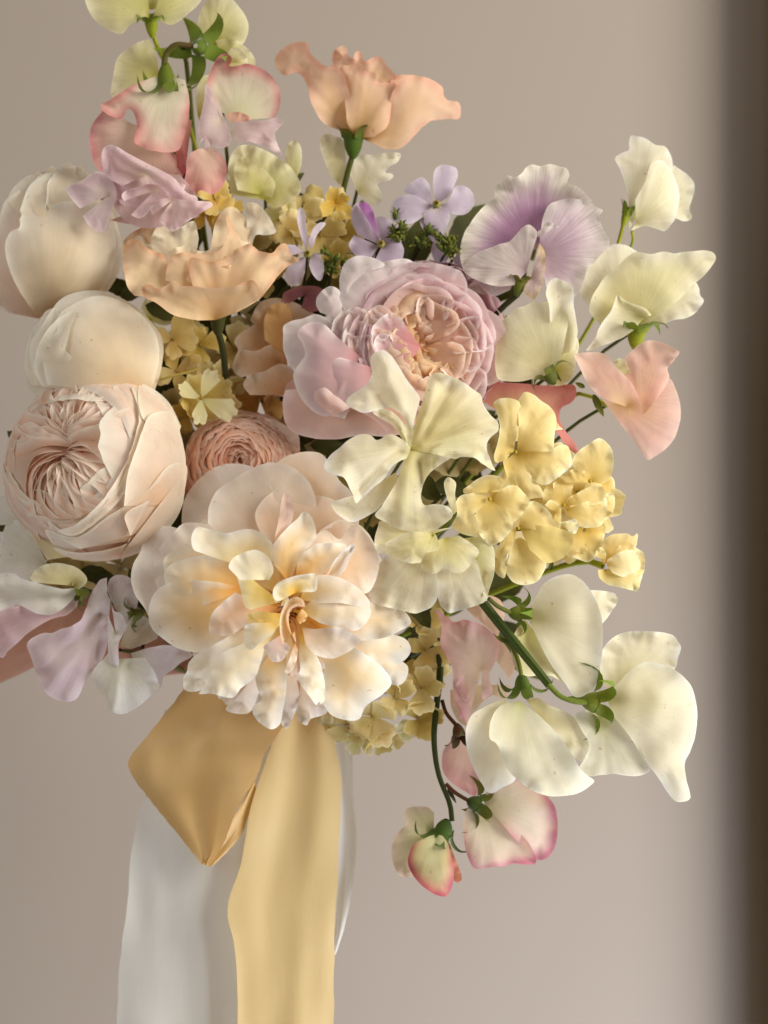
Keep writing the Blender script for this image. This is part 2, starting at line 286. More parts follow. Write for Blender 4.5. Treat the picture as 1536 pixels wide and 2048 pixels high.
PINKL = [(0, 'ecdfc8'), (.3, 'ecd8d6'), (.85, 'e9ced6'), (1, 'f4e2e7')]
PALEL = [(0, 'dcdac2'), (.35, 'e8e4de'), (.8, 'e6dbde'), (1, 'f0eaec')]
BICOL = [(0, 'dcdcb0'), (.4, 'ede7cc'), (.72, 'efdecc'), (.88, 'e8bcb2'), (.97, 'dba09c'), (1, 'd08a8a')]
BICOL2 = [(0, 'e6dfb6'), (.5, 'f1e5d0'), (.84, 'f1d8c8'), (.95, 'e7b2b6'), (1, 'da90a2')]
PEACHP = [(0, 'ecca8c'), (.3, 'eec8a4'), (.7, 'efc4b4'), (1, 'f6d6c8')]
APRI = [(0, 'a88a3a'), (.2, 'd6ac68'), (.5, 'e8c49a'), (.85, 'edccb0'), (1, 'e8b8a2')]
APRI2 = [(0, 'cc9c54'), (.3, 'ecc898'), (.75, 'efd6b0'), (.95, 'f0d4b4'), (1, 'e6bc98')]
ROSEC = [(0, 'dcb074'), (.4, 'f0dfc0'), (.8, 'f4ead8'), (1, 'f8f3e8')]
ROSEB = [(0, 'efc4a4'), (.4, 'f5dac4'), (.8, 'f7e6d8'), (1, 'f9f0e6')]
OPENR = [(0, 'e8a838'), (.3, 'f3c470'), (.6, 'f7dca8'), (.85, 'f9eed8'), (1, 'fbf6ec')]
OPENW = [(0, 'e8b43c'), (.25, 'f2d478'), (.5, 'f7e8b8'), (.8, 'f9f2dc'), (1, 'faf6ea')]
OPENP = [(0, 'e6a450'), (.35, 'f3c894'), (.7, 'f6dcc0'), (1, 'f7eadf')]
OPENL = [(0, 'eec48c'), (.35, 'f3dfc4'), (.75, 'f2e6d8'), (1, 'f4eee8')]
CORAL = [(0, 'd07c50'), (.5, 'ec a890'.replace(' ', '')), (.85, 'f4c8b4'), (1, 'f7dccb')]
PINKR = [(0, 'dca090'), (.4, 'e8bcc0'), (.8, 'ecd0d8'), (1, 'f2e2ea')]
PINKC = [(0, 'dc9440'), (.45, 'eebc80'), (.85, 'f2cfae'), (1, 'f6dfd0')]
LAV = [(0, 'd0c8b0'), (.25, 'ccbccc'), (.7, 'd0c3d8'), (1, 'ddd4e4')]
LAVD = [(0, 'b4a0a8'), (.4, 'bcaac0'), (1, 'cdbfd2')]

# ---------------------------------------------------------------- ball-shaped garden roses
def heart(t, c, axis, R, Z, col, squash=1):
    Fm = frame(axis); U, T = np.meshgrid(np.linspace(.02, 1, 22), np.linspace(0, 1, 48, endpoint=False), indexing='ij'); rng = np.random.default_rng(int(c[0]))
    r = U*R; z = np.vectorize(Z)(r)+field(r*np.cos(T*6.283), r*np.sin(T*6.283), rng, (24, 60))*2.5
    P = np.stack([r*np.cos(T*6.283), r*np.sin(T*6.283)*squash, z], -1)@Fm+np.array(c, float)
    emit('heart', t, P, gridf(22, 48, True), M_ROSE, tint_of(U, T, col, rng, .1, 0), np.stack([T*6, U], -1))
def core(t, c, axis, rr, Z, col, n, wid=(.5, .9), lean=.5, ruf=3, jit=4, squash=1, tall=26, mat=None, phase=0, scal=1, jag=.012):
    """tightly packed petal tips over a dome: radius from rr[0] inwards to rr[1], height Z(radius), every tip leaning inwards"""
    rng = np.random.default_rng(n+int(c[0])); Fm = frame(axis)
    for k in range(n):
        f = k/(n-1); r = rr[0]+(rr[1]-rr[0])*f**.9+rng.uniform(-jit, jit); z = Z(r)+rng.uniform(-jit, jit)*.6; a = k*2.39996+phase; w = rng.uniform(*wid)*(1+1.6*f); L = tall*rng.uniform(.8, 1.3)
        cc = col(f) if callable(col) else col
        cup(t, c, unit(np.array(axis)+rng.normal(0, .03, 3)), a, w, [(r+L*.5, z-L*2.0), (r+L*.62, z-L*.9), (r+L*.35, z-L*.15), (max(r-L*lean*.35, 1), z+L*.12)], cc, k=rng.uniform(.12, .3), pw=2.4, ruf=ruf, n=rng.choice([1.5, 2.5, 3.5]), nt=20, nu=12, jag=jag, notch=rng.choice([0, .02, .04]), scal=(1, squash, 1), mat=mat)
def ball_rose(t, c, R, axis, col, colin, inner=True, seed=0, tall=1.0):
    rng = np.random.default_rng(seed)
    for k in range(5):
        cup(t, c, axis, k*1.2566, 1.9, [(R*.06, -R*.97), (R*.7, -R*.68), (R*.97, 0), (R*.88, R*.46)], col, ruf=2, k=.1, nt=30, nu=18, wprof=(.5, 1, 1, 1))
    for k in range(8):
        a = k*2.39996+seed; th = rng.uniform(.50, .86); rr = R*(1-.012*k); z1 = math.cos(th)*rr; r1 = math.sin(th)*rr
        cup(t, c, axis, a, rng.uniform(1.25, 1.7), [(rr*.5, -rr*.86), (rr*.9, -rr*.43), (rr, 0), (rr*.92, rr*.4), (r1, z1)], col, k=.16, pw=3, ruf=2.2, nt=32, nu=18, jag=.006)
    if not inner: return
    H = lambda r: R*(.80-.20*math.exp(-(r/(R*.20))**2)-.26*(r/R)**2)
    Z = lambda r: R*(.90*math.sqrt(max(0, 1-(r/R)**2*.98))-.30*math.exp(-(r/(R*.30))**2))
    core(t, c, axis, (R*.88, R*.74), Z, colin, 34, (.7, 1.3), .6, 3.2, 6, tall=R*.16, jag=.004)
    heart(t, c, axis, R*.8, lambda r: H(r)-R*.035, [(0, 'e0a888'), (.5, 'ecc8b0'), (1, 'f2dccc')])
    Fm = frame(axis)
    rq = np.random.default_rng(seed+40)
    for g, (a0, sp_, n_, sg) in enumerate([(0, 1.5, 17, 1), (1.55, 1.5, 16, -1), (3.1, 1.7, 19, 1), (4.8, 1.5, 17, -1)]):   # the heart: sheaves of folds fanned round a hollow
        off = R*.15*np.array([math.cos(a0+seed+sp_/2+2.2*sg), math.sin(a0+seed+sp_/2+2.2*sg), 0])
        for q in range(n_):
            a = a0+seed+(q/n_)*sp_; r0 = R*rq.uniform(.03, .22); r1 = R*rq.uniform(.58, .86); nu_, nt_ = 16, 8; U, T = np.meshgrid(np.linspace(0, 1, nu_), np.linspace(-1, 1, nt_), indexing='ij')
            rho = r0+(r1-r0)*U; hh = np.vectorize(H)(rho); ang = a+sg*T*rq.uniform(.07, .17)*(1-.3*U)+.45*math.sin(g*2.1+seed)*U*U+.22*np.sin(2.2*U+g)*U+.09*np.sin(5*U+q*2.7)+rq.uniform(-.11, .11)
            z = hh+(T*.5+.5)**1.2*R*rq.uniform(.05, .09)*np.sin(np.pi*np.clip(U*.9+.08, 0, 1))**.6+R*.012*np.sin(13*U+q)*(T*.5+.5)-R*.02
            Q = (np.stack([rho*np.cos(ang), rho*np.sin(ang), z], -1)+off*(1-U[..., None]*.8))@Fm+np.array(c, float)
            C = tint_of(T*.5+.5, U, colin, rq, 0, .0)
            emit('petal', t, Q, gridf(nu_, nt_), M_ROSE, C, np.stack([U, T*.5+.5], -1))
    for q in range(9):
        a = q*2.4; rad = R*.05*q**.5; cup(t, np.array(c)+np.array([rad*math.cos(a), rad*math.sin(a), R*.40])@Fm, unit(np.array(axis)+rq.normal(0, .12, 3)), a, 1.8, [(2, 0), (R*.05, R*.05), (R*.08, R*.12)], colin, k=.2, ruf=1.5, nt=14, nu=8)
t = thing('garden_rose', 'large closed ivory rose at the far left edge, highest of the three round ones', 'rose', (95, 490, -60), 'round garden roses')
ball_rose(t, (105, 478, -60), 136, (-.75, -.62, -.12), ROSEC, ROSEC, True, 1); R1 = (100, 480, -60, 148)
BALL = dict(ball=(104, 484, -60, 152, 2), mat=M_ROSE, ruf=2, bulge=0, nu=22, nt=56)
petals(t, 0, 0, ROSEC, [
 ('90,640', '20,626 -20,600 -30,540 -18,480 0,430 12,400 40,380', dict(col=ROSEB, ball=(104, 484, -60, 158, -14))),
 ('110,634', '180,618 222,574 244,520 240,470 215,400 180,350 140,334 100,345 60,370 40,420', dict(ball=(104, 484, -60, 153, -3))),
 ('100,636', '70,628 38,580 16,530 10,488 22,463 39,455 41,436 52,420 75,414 98,410 140,402 185,410 215,440 232,480 228,530 205,580 160,620', dict(ball=(104, 484, -60, 155, 6))),
 ('95,470', '12,402 30,372 60,350 70,352 58,385 52,425 35,440', dict(ball=(104, 484, -60, 152, 2))),
 ('95,470', '56,400 62,372 78,352 98,346 100,370 96,400 92,414', dict(ball=(104, 484, -60, 153, 4))),
 ('120,480', '92,404 98,360 118,340 150,332 152,350 180,352 205,380 220,410', dict(ball=(104, 484, -60, 150, 4), jag=.02)),
])
for (x, y, dx) in [(20, 395, -.6), (45, 372, -.5), (72, 352, -.4), (98, 340, -.2), (128, 334, 0), (150, 340, .2)]:
    leaf(t, (x+8, y+16, -30), (dx*.5, -1, .1), 26, 22, ROSEC, 'petal', mat=M_ROSE)
calyx(t, (180, 610, -60), (-.3, -.8, .1), 20, 20, 5, 55, GD, .8); stem_to_bind(t, (200, 620, -80), 60)
t = thing('garden_rose', 'closed ivory rose behind and above the big blush ball, under another ivory rose', 'rose', (190, 690, 10), 'round garden roses')
ball_rose(t, (195, 722, 0), 128, (-.80, -.35, .15), ROSEC, ROSEC, True, 2); B2 = (195, 715, 0, 140)
petals(t, 0, 0, ROSEC, [
 ('240,820', '90,800 60,780 50,740 55,700 62,672 72,650 90,632 110,620 118,640', dict(ball=(190, 715, 0, 150, -8), jag=.02)),
 ('280,800', '70,770 64,735 60,690 78,660 100,625 120,600 150,585 205,582 250,600 290,630 325,680 322,740 310,780', dict(ball=(190, 715, 0, 146, 2))),
 ('215,800', '62,770 50,735 52,700 60,668 78,640 98,622 96,640 88,668 96,700', dict(ball=(186, 718, 0, 146, -3), jag=.02)),
 ('240,800', '84,772 70,742 72,705 84,676 102,650 122,632 150,622 140,660 130,700', dict(ball=(190, 715, 0, 149, 5), jag=.02)),
 ('280,790', '95,770 86,725 84,685 112,665 118,630 140,612 190,592 240,600 285,632 312,670 318,720 305,770', dict(ball=(190, 715, 0, 150, 8))),
 ('160,690', '62,690 74,660 92,622 112,618 118,650 95,690 72,712', dict(ball=(190, 715, 0, 148, 5))),
], mat=M_ROSE, ruf=2, bulge=0, nu=22, nt=56)
stem_to_bind(t, (300, 740, -60), 60)
t = thing('garden_rose', 'big blush pink ball rose with tightly folded heart, largest round rose at left', 'rose', (190, 935, 90), 'round garden roses')
ball_rose(t, (192, 936, 84), 180, (-.46, -.34, .78), ROSEB, ROSEB, True, 3)
BB = (190, 935, 84, 185)
petals(t, 0, 0, [(0, 'ecc8a4'), (.5, 'f1dfcc'), (.9, 'f4e8d8'), (1, 'f6efe0')], [
 ('300,1060', '120,1110 90,1060 150,1075 220,1030 290,985 340,930 372,930 360,1010 330,1060 280,1100 200,1120', dict(ball=(190, 935, 84, 184, 0))),
 ('240,1112', '372,940 365,1010 340,1055 300,1095 250,1115 190,1122 130,1112 105,1095 150,1105 210,1100 260,1080 250,1030 300,1000', dict(ball=(190, 935, 84, 185, 5))),
 ('330,1010', '248,1012 255,950 275,890 285,860 300,830 345,825 362,870 372,930 368,985', dict(ball=(190, 935, 84, 184, 4))),
 ('350,900', '362,852 340,808 310,780 280,768 276,800 285,835 300,850 320,862', dict(ball=(190, 935, 84, 183, 2))),
 ('270,1080', '160,1098 110,1070 95,1040 130,1062 185,1030 230,985 262,930 275,960 262,1010', dict(ball=(190, 935, 84, 182, 0))),
 ('300,930', '278,770 262,762 278,830 268,880 245,940 205,1000 150,1050 115,1062 150,1070 210,1030 250,985 280,930', dict(ball=(190, 935, 84, 181, -1), jag=.02)),
], mat=M_ROSE, ruf=2, bulge=0, nu=22, nt=60)
fan(t, (190, 1105, 90), pts('95,1120 78,1095 62,1070 48,1045 120,1080 200,1098 290,1082 260,1108 200,1124 140,1118'), CREAMY, .05, 3, mat=M_ROSE)
stem_to_bind(t, (260, 1010, -60), 40)
# peach ranunculus-like rose
t = thing('rose', 'small coral pink rose with tight spiral heart between the blush ball and the open rose', 'rose', (480, 940, 60))
rng = np.random.default_rng(5); c4 = (484, 948, 12)
C4 = [[(0, 'dc9468'), (.5, 'ecb898'), (.9, 'f4d2c0'), (1, 'f8e4d8')], [(0, 'e09060'), (.5, 'eeb090'), (.9, 'f5ccb4'), (1, 'f9e0d0')]]
cup_ = [cup(t, c4, (-.06, -.30, .95), k*1.2566, 1.8, [(40, -60), (100, -40), (122, 10), (112, 56)], C4[0], k=.15, ruf=2, nt=28) for k in range(5)]
core(t, c4, (-.06, -.30, .95), (112, 8), lambda r: 104*math.sqrt(max(0, 1-(r/126)**2))-34*math.exp(-(r/34)**2)+10, lambda f: C4[int(f > .35)], 120, (.5, 1.4), .5, 3.4, 5, tall=16)
heart(t, c4, (-.06, -.30, .95), 100, lambda r: 104*math.sqrt(max(0, 1-(r/126)**2))-30*math.exp(-(r/34)**2)+1, C4[1])
petals(t, 50, 6, [(0, 'e8b890'), (.6, 'f2d6c0'), (1, 'f4e2d2')], [('500,960', '600,900 596,870 570,850 530,836 500,838 470,836 440,845'), ('470,960', '375,960 372,905 385,868 415,845 450,838')], mat=M_ROSE, bulge=.2)
stem_to_bind(t, (480, 960, -10), 60)

# ---------------------------------------------------------------- pink cabbage rose
t = thing('cabbage_rose', 'wide mauve pink rose with apricot heart at the centre of the bouquet', 'rose', (800, 700, 100))
c6 = (846, 694, 50); ax = (.30, -.16, .93); rng = np.random.default_rng(11)
for k in range(14):
    a = k*2.39996; R = 172*(1-.012*k)
    cup(t, c6, ax, a, rng.uniform(1.2, 1.7), [(R*.3, -90), (R*.8, -60), (R*1.0, 10), (R*.94, 66+3*k)], [(0, 'd89c94'), (.5, 'e4b8be'), (.85, 'e8cad2'), (1, 'efdde4')], k=.2, ruf=5, nt=34, nu=16, jag=.012, notch=.02, scal=(1, 1.04, 1))
def warmcol(f):
    w = float(np.clip((f-.30)*1.7, 0, 1)); mx = lambda A, B: '%02x%02x%02x' % tuple(int(int(A[i:i+2], 16)*(1-w)+int(B[i:i+2], 16)*w) for i in (0, 2, 4))
    return [(0, mx('e0b4b4', 'e4a858')), (.5, mx('eac8cc', 'f0be80')), (.9, mx('f1dce0', 'f5d2a4')), (1, mx('f7eaee', 'f8e2c4'))]
Z6 = lambda r: 118*math.sqrt(max(0, 1-(r/180)**2))-46*math.exp(-(r/70)**2)+14
for k in range(26):                                       # broad rounded petals that wrap the heart, outermost first
    f = k/25; rr_ = 176-92*f; a0 = k*2.39996; wd = rng.uniform(.55, .95)+.25*f; cx_, cy_ = 838+14*f, 694-4*f
    rim = [(cx_+rr_*q_*math.cos(a0+wd*v_), cy_+rr_*q_*1.02*math.sin(a0+wd*v_)) for v_, q_ in ((-1, .62), (-.86, .86), (-.5, .97+rng.uniform(-.03, .03)), (-.12, 1.0+rng.uniform(-.03, .03)), (.2, .97+rng.uniform(-.04, .03)), (.6, .98+rng.uniform(-.03, .03)), (.88, .86), (1, .6))]
    fan(t, (cx_, cy_, 92+58*f-abs(math.cos(a0))*0), rim, warmcol(.05+.55*f), bulge=.14, ruf=6, n=3, curl=.16+.1*f, jag=.02, mat=M_ROSE, lip=.9, frill=2, tilt=(.30-.15*math.cos(a0), -.1-.15*math.sin(a0)))
core(t, c6, ax, (98, 40), Z6, lambda f: warmcol(.55+.6*f), 54, (.45, 1.1), .5, 4.5, 11, squash=1.0, tall=30)
for q, (dx, dy, r_, w_) in enumerate([(-62, -20, 40, .25), (-50, 40, 34, .3), (10, -58, 40, .6), (46, -10, 38, .9), (20, 50, 36, .7), (0, 4, 30, 1)]):
    p = np.array(c6)+np.array([dx, dy, 0])@np.array([[1, 0, 0], [0, 1, 0], [0, 0, 1]])+np.array([0, 0, Z6(math.hypot(dx, dy))-18])
    core(t, p, unit(np.array(ax)+np.array([dx, dy, 0])*.004), (r_, 4), lambda r: 18-.1*r, warmcol(w_), 11, (.9, 1.8), .35, 4, 3, tall=22, phase=q)
Fm = frame(ax)
heart(t, c6, ax, 128, lambda r: Z6(r)-13, [(0, 'e8ae68'), (.5, 'f0c494'), (1, 'efd0c8')])
for k in range(44):                                       # curled petaloids of the apricot heart
    a = rng.uniform(0, 6.28); ra = 74*rng.uniform(0, 1)**.6; w = rng.uniform(9, 20); h = rng.uniform(30, 46)
    p = np.array(c6)+np.array([ra*math.cos(a)+6, ra*math.sin(a)*.9, Z6(ra)-h*.75])@Fm
    cup(t, p, unit(np.array(ax)+rng.normal(0, .28, 3)), rng.uniform(0, 6.28), rng.uniform(1.6, 2.6), [(w*.25, 0), (w*.6, h*.45), (w*.95, h*.85), (w*1.3, h)], warmcol(rng.uniform(.55, 1)), k=.2, ruf=2.5, nt=16, nu=9, jag=.03)
MAUVE = [(0, 'c88a8c'), (.4, 'dcb4b8'), (.75, 'e0c4c9'), (.92, 'e8d6d8'), (1, 'f6eeee')]
MAUVL = [(0, 'c8989a'), (.4, 'dcc4c6'), (.9, 'e4dada'), (1, 'f0eaec')]; MAUVP = [(0, 'd89878'), (.5, 'e4bcac'), (.9, 'e6c6c0'), (1, 'f0dcd8')]
petals(t, 92, 9, MAUVE, [
 ('760,660', '670,610 678,589 680,550 692,523 719,511 755,519 770,530 739,545 715,580', dict(col=MAUVL, dz=20)),
 ('790,650', '660,640 672,600 700,560 735,535 775,522 820,520 850,560', dict(col=MAUVL, dz=14)),
 ('740,660', '640,625 632,609 637,589 661,572 679,582 682,605 700,640', dict(col=MAUVL, dz=20)),
 ('780,760', '571,780 566,800 567,832 579,859 614,874 669,879 723,871 786,872 830,850 850,820', dict(col=MAUVP, bulge=.2)),
 ('720,710', '600,755 579,730 567,699 566,670 567,652 583,642 606,637 632,628 660,640', dict(col=MAUVL, dz=12)),
 ('740,730', '690,838 669,833 645,832 614,812 591,773 587,746 600,725 610,710 606,690 595,668 606,652 626,644 648,648 670,670', dict(dz=10, bulge=.2)),
 ('800,760', '669,832 637,808 618,773 637,768 669,789 700,812 747,839 784,868 820,868', dict(col=MAUVP, dz=14, bulge=.18)),
 ('760,740', '720,812 696,800 673,793 650,765 637,746 628,720 622,695 634,699 655,706 672,712 700,720', dict(dz=18, bulge=.18)),
], mat=M_ROSE, curl=-.04, lip=.6, frill=2)
for k in range(15):                                       # thin upright folds stacked like pages left of the heart
    f = k/14; rr_ = 196-100*f; a0 = math.pi+rng.uniform(-.45, .38); wd = rng.uniform(.42, .75); cx_, cy_ = 842, 696
    rim = [(cx_+rr_*q_*math.cos(a0+wd*v_), cy_+rr_*q_*.98*math.sin(a0+wd*v_)) for v_, q_ in ((-1, .7), (-.8, .93), (-.45, 1.0+rng.uniform(-.04, .03)), (-.1, .97+rng.uniform(-.03, .03)), (.25, 1.01+rng.uniform(-.05, .02)), (.65, .97), (.88, .9), (1, .66))]
    fan(t, (cx_, cy_, 128+46*f), rim, [(0, 'dc9c9c'), (.55, 'e2b0b4'), (.85, 'eaccd0'), (1, 'f8f0f0')] if k % 3 else warmcol(.3+.3*f), bulge=.10, ruf=6, n=3, curl=.10, jag=.02, mat=M_ROSE, lip=.8, frill=3, tilt=(.05, rng.uniform(-.05, .05)))
stem_to_bind(t, (800, 740, -20), 60)

# ---------------------------------------------------------------- open peach rose, the largest flower
t = thing('open_rose', 'fully open cream and peach rose with ruffled petals, largest bloom at lower centre', 'rose', (580, 1220, 200))
rng5 = np.random.default_rng(31)
for k in range(22):
    a = k*.2856+rng5.uniform(-.08, .08); L5 = rng5.uniform(212, 238)*(1-.10*abs(math.cos(a))*(math.cos(a) < 0)); zz = 128+rng5.uniform(-8, 8)+(k % 3)*6
    cup(t, (566, 1205, zz), (rng5.normal(0, .03), rng5.normal(0, .03), 1), a, rng5.uniform(.42, .6), [(20, 0), (L5*.4, 22), (L5*.8, 30), (L5, 8)], [OPENR, OPENP, OPENL][k % 3], k=.16, pw=2.6, ruf=7, n=2.5, nt=30, nu=18, jag=.02, wprof=(.8, 1, 1.05, 1), notch=.04, curl=-10)
for k in range(14):
    a = k*.4488+rng5.uniform(-.1, .1); L5 = rng5.uniform(130, 160)
    cup(t, (576, 1212, 178+rng5.uniform(-6, 6)), (0, 0, 1), a, rng5.uniform(.5, .8), [(14, 0), (L5*.4, 20), (L5*.8, 26), (L5, 8)], [OPENR, OPENP, OPENW][k % 3], k=.2, pw=2.4, ruf=6, n=3, nt=28, nu=16, jag=.02, notch=.05)
petals(t, 150, 5, OPENR, [
 ('600,1120', '540,960 558,923 594,906 640,906 658,924 680,962 703,986 718,1045 700,1080', dict(col=OPENP, dz=-20)),
 ('560,1150', '366,1070 363,1045 368,1003 394,962 436,932 482,928 520,942 560,1000', dict(col=OPENL, dz=-15)),
 ('570,1150', '420,1075 416,1045 418,1013 437,978 469,958 492,943 539,925 582,933 613,958 627,984 640,1050', dict(col=OPENL, dz=-8)),
 ('610,1180', '640,1060 680,1040 722,1052 745,1080 762,1119 778,1150 770,1180 734,1198 690,1200', dict(col=OPENP)),
 ('520,1190', '400,1075 336,1052 301,1056 287,1080 281,1103 266,1130 262,1158 270,1189 289,1216 301,1236 380,1240', dict(col=OPENL, dz=-10)),
 ('520,1180', '418,1048 367,1047 344,1068 320,1095 307,1127 309,1150 324,1197 380,1215', dict(col=OPENL, dz=-4)),
 ('600,1200', '560,1110 530,1080 510,1029 531,994 562,978 586,976 601,986 664,998 690,1030 700,1070 660,1140', dict(col=OPENP)),
 ('610,1255', '797,1318 816,1334 812,1358 800,1370 781,1369 740,1340', dict(col=OPENR, dz=-6)),
 ('612,1260', '594,1439 613,1451 621,1438 640,1432 652,1427 660,1390', dict(col=OPENL, dz=-18, bulge=.1)),
 ('580,1270', '556,1400 562,1447 574,1458 586,1436 592,1420 600,1396', dict(col=OPENL, dz=-16, bulge=.12, curl=-.1)),
 ('575,1270', '470,1400 455,1412 452,1420 480,1428 500,1424 520,1380', dict(col=OPENL, dz=-24)),
 ('512,1170', '350,1160 332,1150 328,1119 344,1103 387,1084 426,1082 460,1090 500,1120', dict(dz=2)),
 ('510,1180', '453,1285 430,1297 395,1305 355,1296 328,1279 303,1255 297,1224 305,1193 328,1170 380,1160 440,1165', dict(bulge=.22, ruf=8, n=3)),
 ('505,1172', '400,1215 367,1209 340,1185 328,1150 340,1130 395,1112 445,1112 490,1130', dict(bulge=.18)),
 ('612,1240', '727,1275 777,1268 812,1279 822,1298 814,1316 781,1334 738,1338 690,1310', dict()),
 ('610,1235', '680,1205 738,1205 781,1210 812,1226 822,1246 800,1262 770,1275 719,1282 680,1280', dict(n=5, ruf=7)),
 ('605,1255', '650,1330 648,1375 648,1408 664,1431 699,1441 718,1438 732,1412 766,1388 783,1366 760,1330 700,1290', dict(bulge=.2, col=OPENR, fold=[(.45, .06, -10)])),
 ('572,1260', '510,1350 514,1375 522,1400 505,1415 508,1432 523,1449 543,1459 559,1450 566,1420 572,1388 574,1340', dict(bulge=.14, n=6, ruf=6)),
 ('530,1150', '400,1105 387,1099 383,1072 395,1054 418,1058 453,1066 478,1060 500,1058 527,1068 543,1091 548,1110', dict(col=OPENW, dz=6, ruf=9, n=5, curl=.12)),
 ('552,1240', '470,1265 440,1282 418,1295 390,1310 378,1326 375,1342 366,1360 371,1380 402,1381 425,1350 450,1320', dict(col=OPENW, jag=.02, n=6)),
 ('562,1242', '480,1290 455,1300 432,1318 424,1345 412,1370 397,1388 426,1388 453,1396 470,1392 480,1378 508,1357 522,1325 528,1300', dict(col=OPENW, jag=.02, n=7, ruf=8, bulge=.16)),
 ('600,1262', '598,1310 600,1340 594,1353 609,1380 622,1396 634,1411 648,1402 650,1375 648,1355 640,1325 625,1295', dict(col=OPENW, n=8, ruf=8, dz=4)),
 ('550,1115', '546,1092 553,1060 559,1030 565,992 572,984 580,994 587,1029 578,1058 566,1085', dict(col=[(0, 'f0c090'), (.5, 'f4d2bc'), (1, 'f4dcd2')], bulge=.1, dz=6, fold=[(.5, .12, 14)])),
 ('556,1215', '470,1185 445,1205 426,1224 418,1248 420,1268 440,1272 461,1270 490,1252', dict(col=OPENP, dz=4)),
 ('598,1165', '620,1080 650,1060 680,1078 705,1050 742,1080 758,1119 752,1160 734,1186 690,1180 640,1180', dict(col=OPENP, dz=6)),
 ('578,1165', '548,1130 541,1108 545,1092 574,1056 594,1038 609,1022 624,1036 632,1072 615,1098 596,1122 586,1150', dict(dz=8, bulge=.16, fold=[(.5, .08, -12)])),
 ('590,1165', '594,1128 604,1108 617,1099 632,1088 645,1086 672,1086 691,1089 694,1100 664,1130 645,1148 620,1160', dict(dz=10)),
 ('640,1150', '648,1160 660,1138 670,1120 690,1100 704,1088 712,1092 700,1115 690,1140 668,1158', dict(dz=8, col=OPENL, curl=.2)),
 ('604,1255', '625,1258 680,1256 705,1268 722,1280 712,1292 699,1302 664,1317 633,1310 612,1290', dict(dz=8, col=OPENL, bulge=.16)),
 ('598,1222', '625,1200 650,1205 690,1202 722,1200 738,1210 741,1228 732,1246 715,1260 680,1258 640,1246', dict(dz=12, bulge=.18, col=[(0, 'f0c860'), (.3, 'f3dca0'), (.7, 'ece2cc'), (1, 'efe9e0')])),
 ('600,1200', '612,1160 640,1150 672,1153 711,1172 728,1188 740,1207 718,1212 680,1206 640,1206', dict(dz=14, bulge=.16, col=[(0, 'f0c860'), (.3, 'f3dca0'), (.7, 'e8dcc8'), (1, 'ebe4dc')])),
 ('556,1200', '468,1128 476,1160 484,1192 490,1212 500,1219 523,1213 545,1208 560,1205', dict(dz=12, col=[(0, 'e6b838'), (.3, 'f2d870'), (.7, 'f6ecae'), (1, 'f8f2d4')], bulge=-.14)),
 ('530,1160', '480,1160 466,1145 457,1134 462,1122 469,1114 490,1104 508,1099 524,1104 540,1118 547,1142 538,1160', dict(dz=20, col=[(0, 'f6ecc0'), (.5, 'f8f2d8'), (1, 'f9f6e8')], bulge=.18)),
 ('572,1228', '512,1222 492,1232 500,1248 508,1266 523,1272 545,1262 560,1250', dict(dz=14, col=[(0, 'd8a030'), (.4, 'f0d070'), (1, 'f7e6a8')])),
 ('560,1245', '505,1246 490,1252 488,1270 492,1296 504,1299 520,1285 545,1270', dict(dz=12, col=OPENW)),
 ('562,1270', '532,1288 527,1294 534,1308 543,1322 556,1324 566,1320 580,1296', dict(dz=16, col=[(0, 'f0c8b0'), (.5, 'f6e2dc'), (1, 'f8eeea')])),
 ('590,1285', '585,1300 575,1330 570,1345 580,1345 592,1325 596,1300', dict(dz=10, col=OPENP)),
 ('592,1185', '560,1202 550,1200 547,1178 558,1164 574,1157 600,1150 633,1149 634,1168 631,1182 612,1184', dict(dz=22, col=OPENW, curl=.25, bulge=.2)),
 ('566,1195', '552,1206 545,1190 549,1178 562,1190 577,1196 575,1208 562,1212', dict(dz=24, col=OPENW)),
 ('590,1262', '566,1288 560,1262 562,1228 572,1206 592,1194 606,1200 610,1214 596,1212 580,1222 578,1250 592,1286', dict(dz=24, col=[(0, 'dca058'), (.5, 'f0cc98'), (1, 'f6e0c4')], curl=.3, bulge=.1)),
 ('592,1236', '604,1218 614,1228 612,1240 600,1248', dict(dz=22, col=[(0, 'd89848'), (1, 'f0d098')])),
], mat=M_ROSE, frill=2.5, pleat=.5)
rng = np.random.default_rng(8)
for k in range(16):
    a = rng.uniform(0, 6.28); r = rng.uniform(2, 17); x, y = 587+r*math.cos(a), 1228+r*math.sin(a)*1.1; h = rng.uniform(300, 345)
    tube('stamen', t, [(587, 1226, 250), (x*.6+587*.4, y*.6+1226*.4, h-25), (x, y, h)], [1.2, 1, 3.2], [(0, 'c89030'), (.8, 'd8a038'), (1, 'c07a20')], n=10, ns=6)
stem_to_bind(t, (580, 1240, 140), 150)
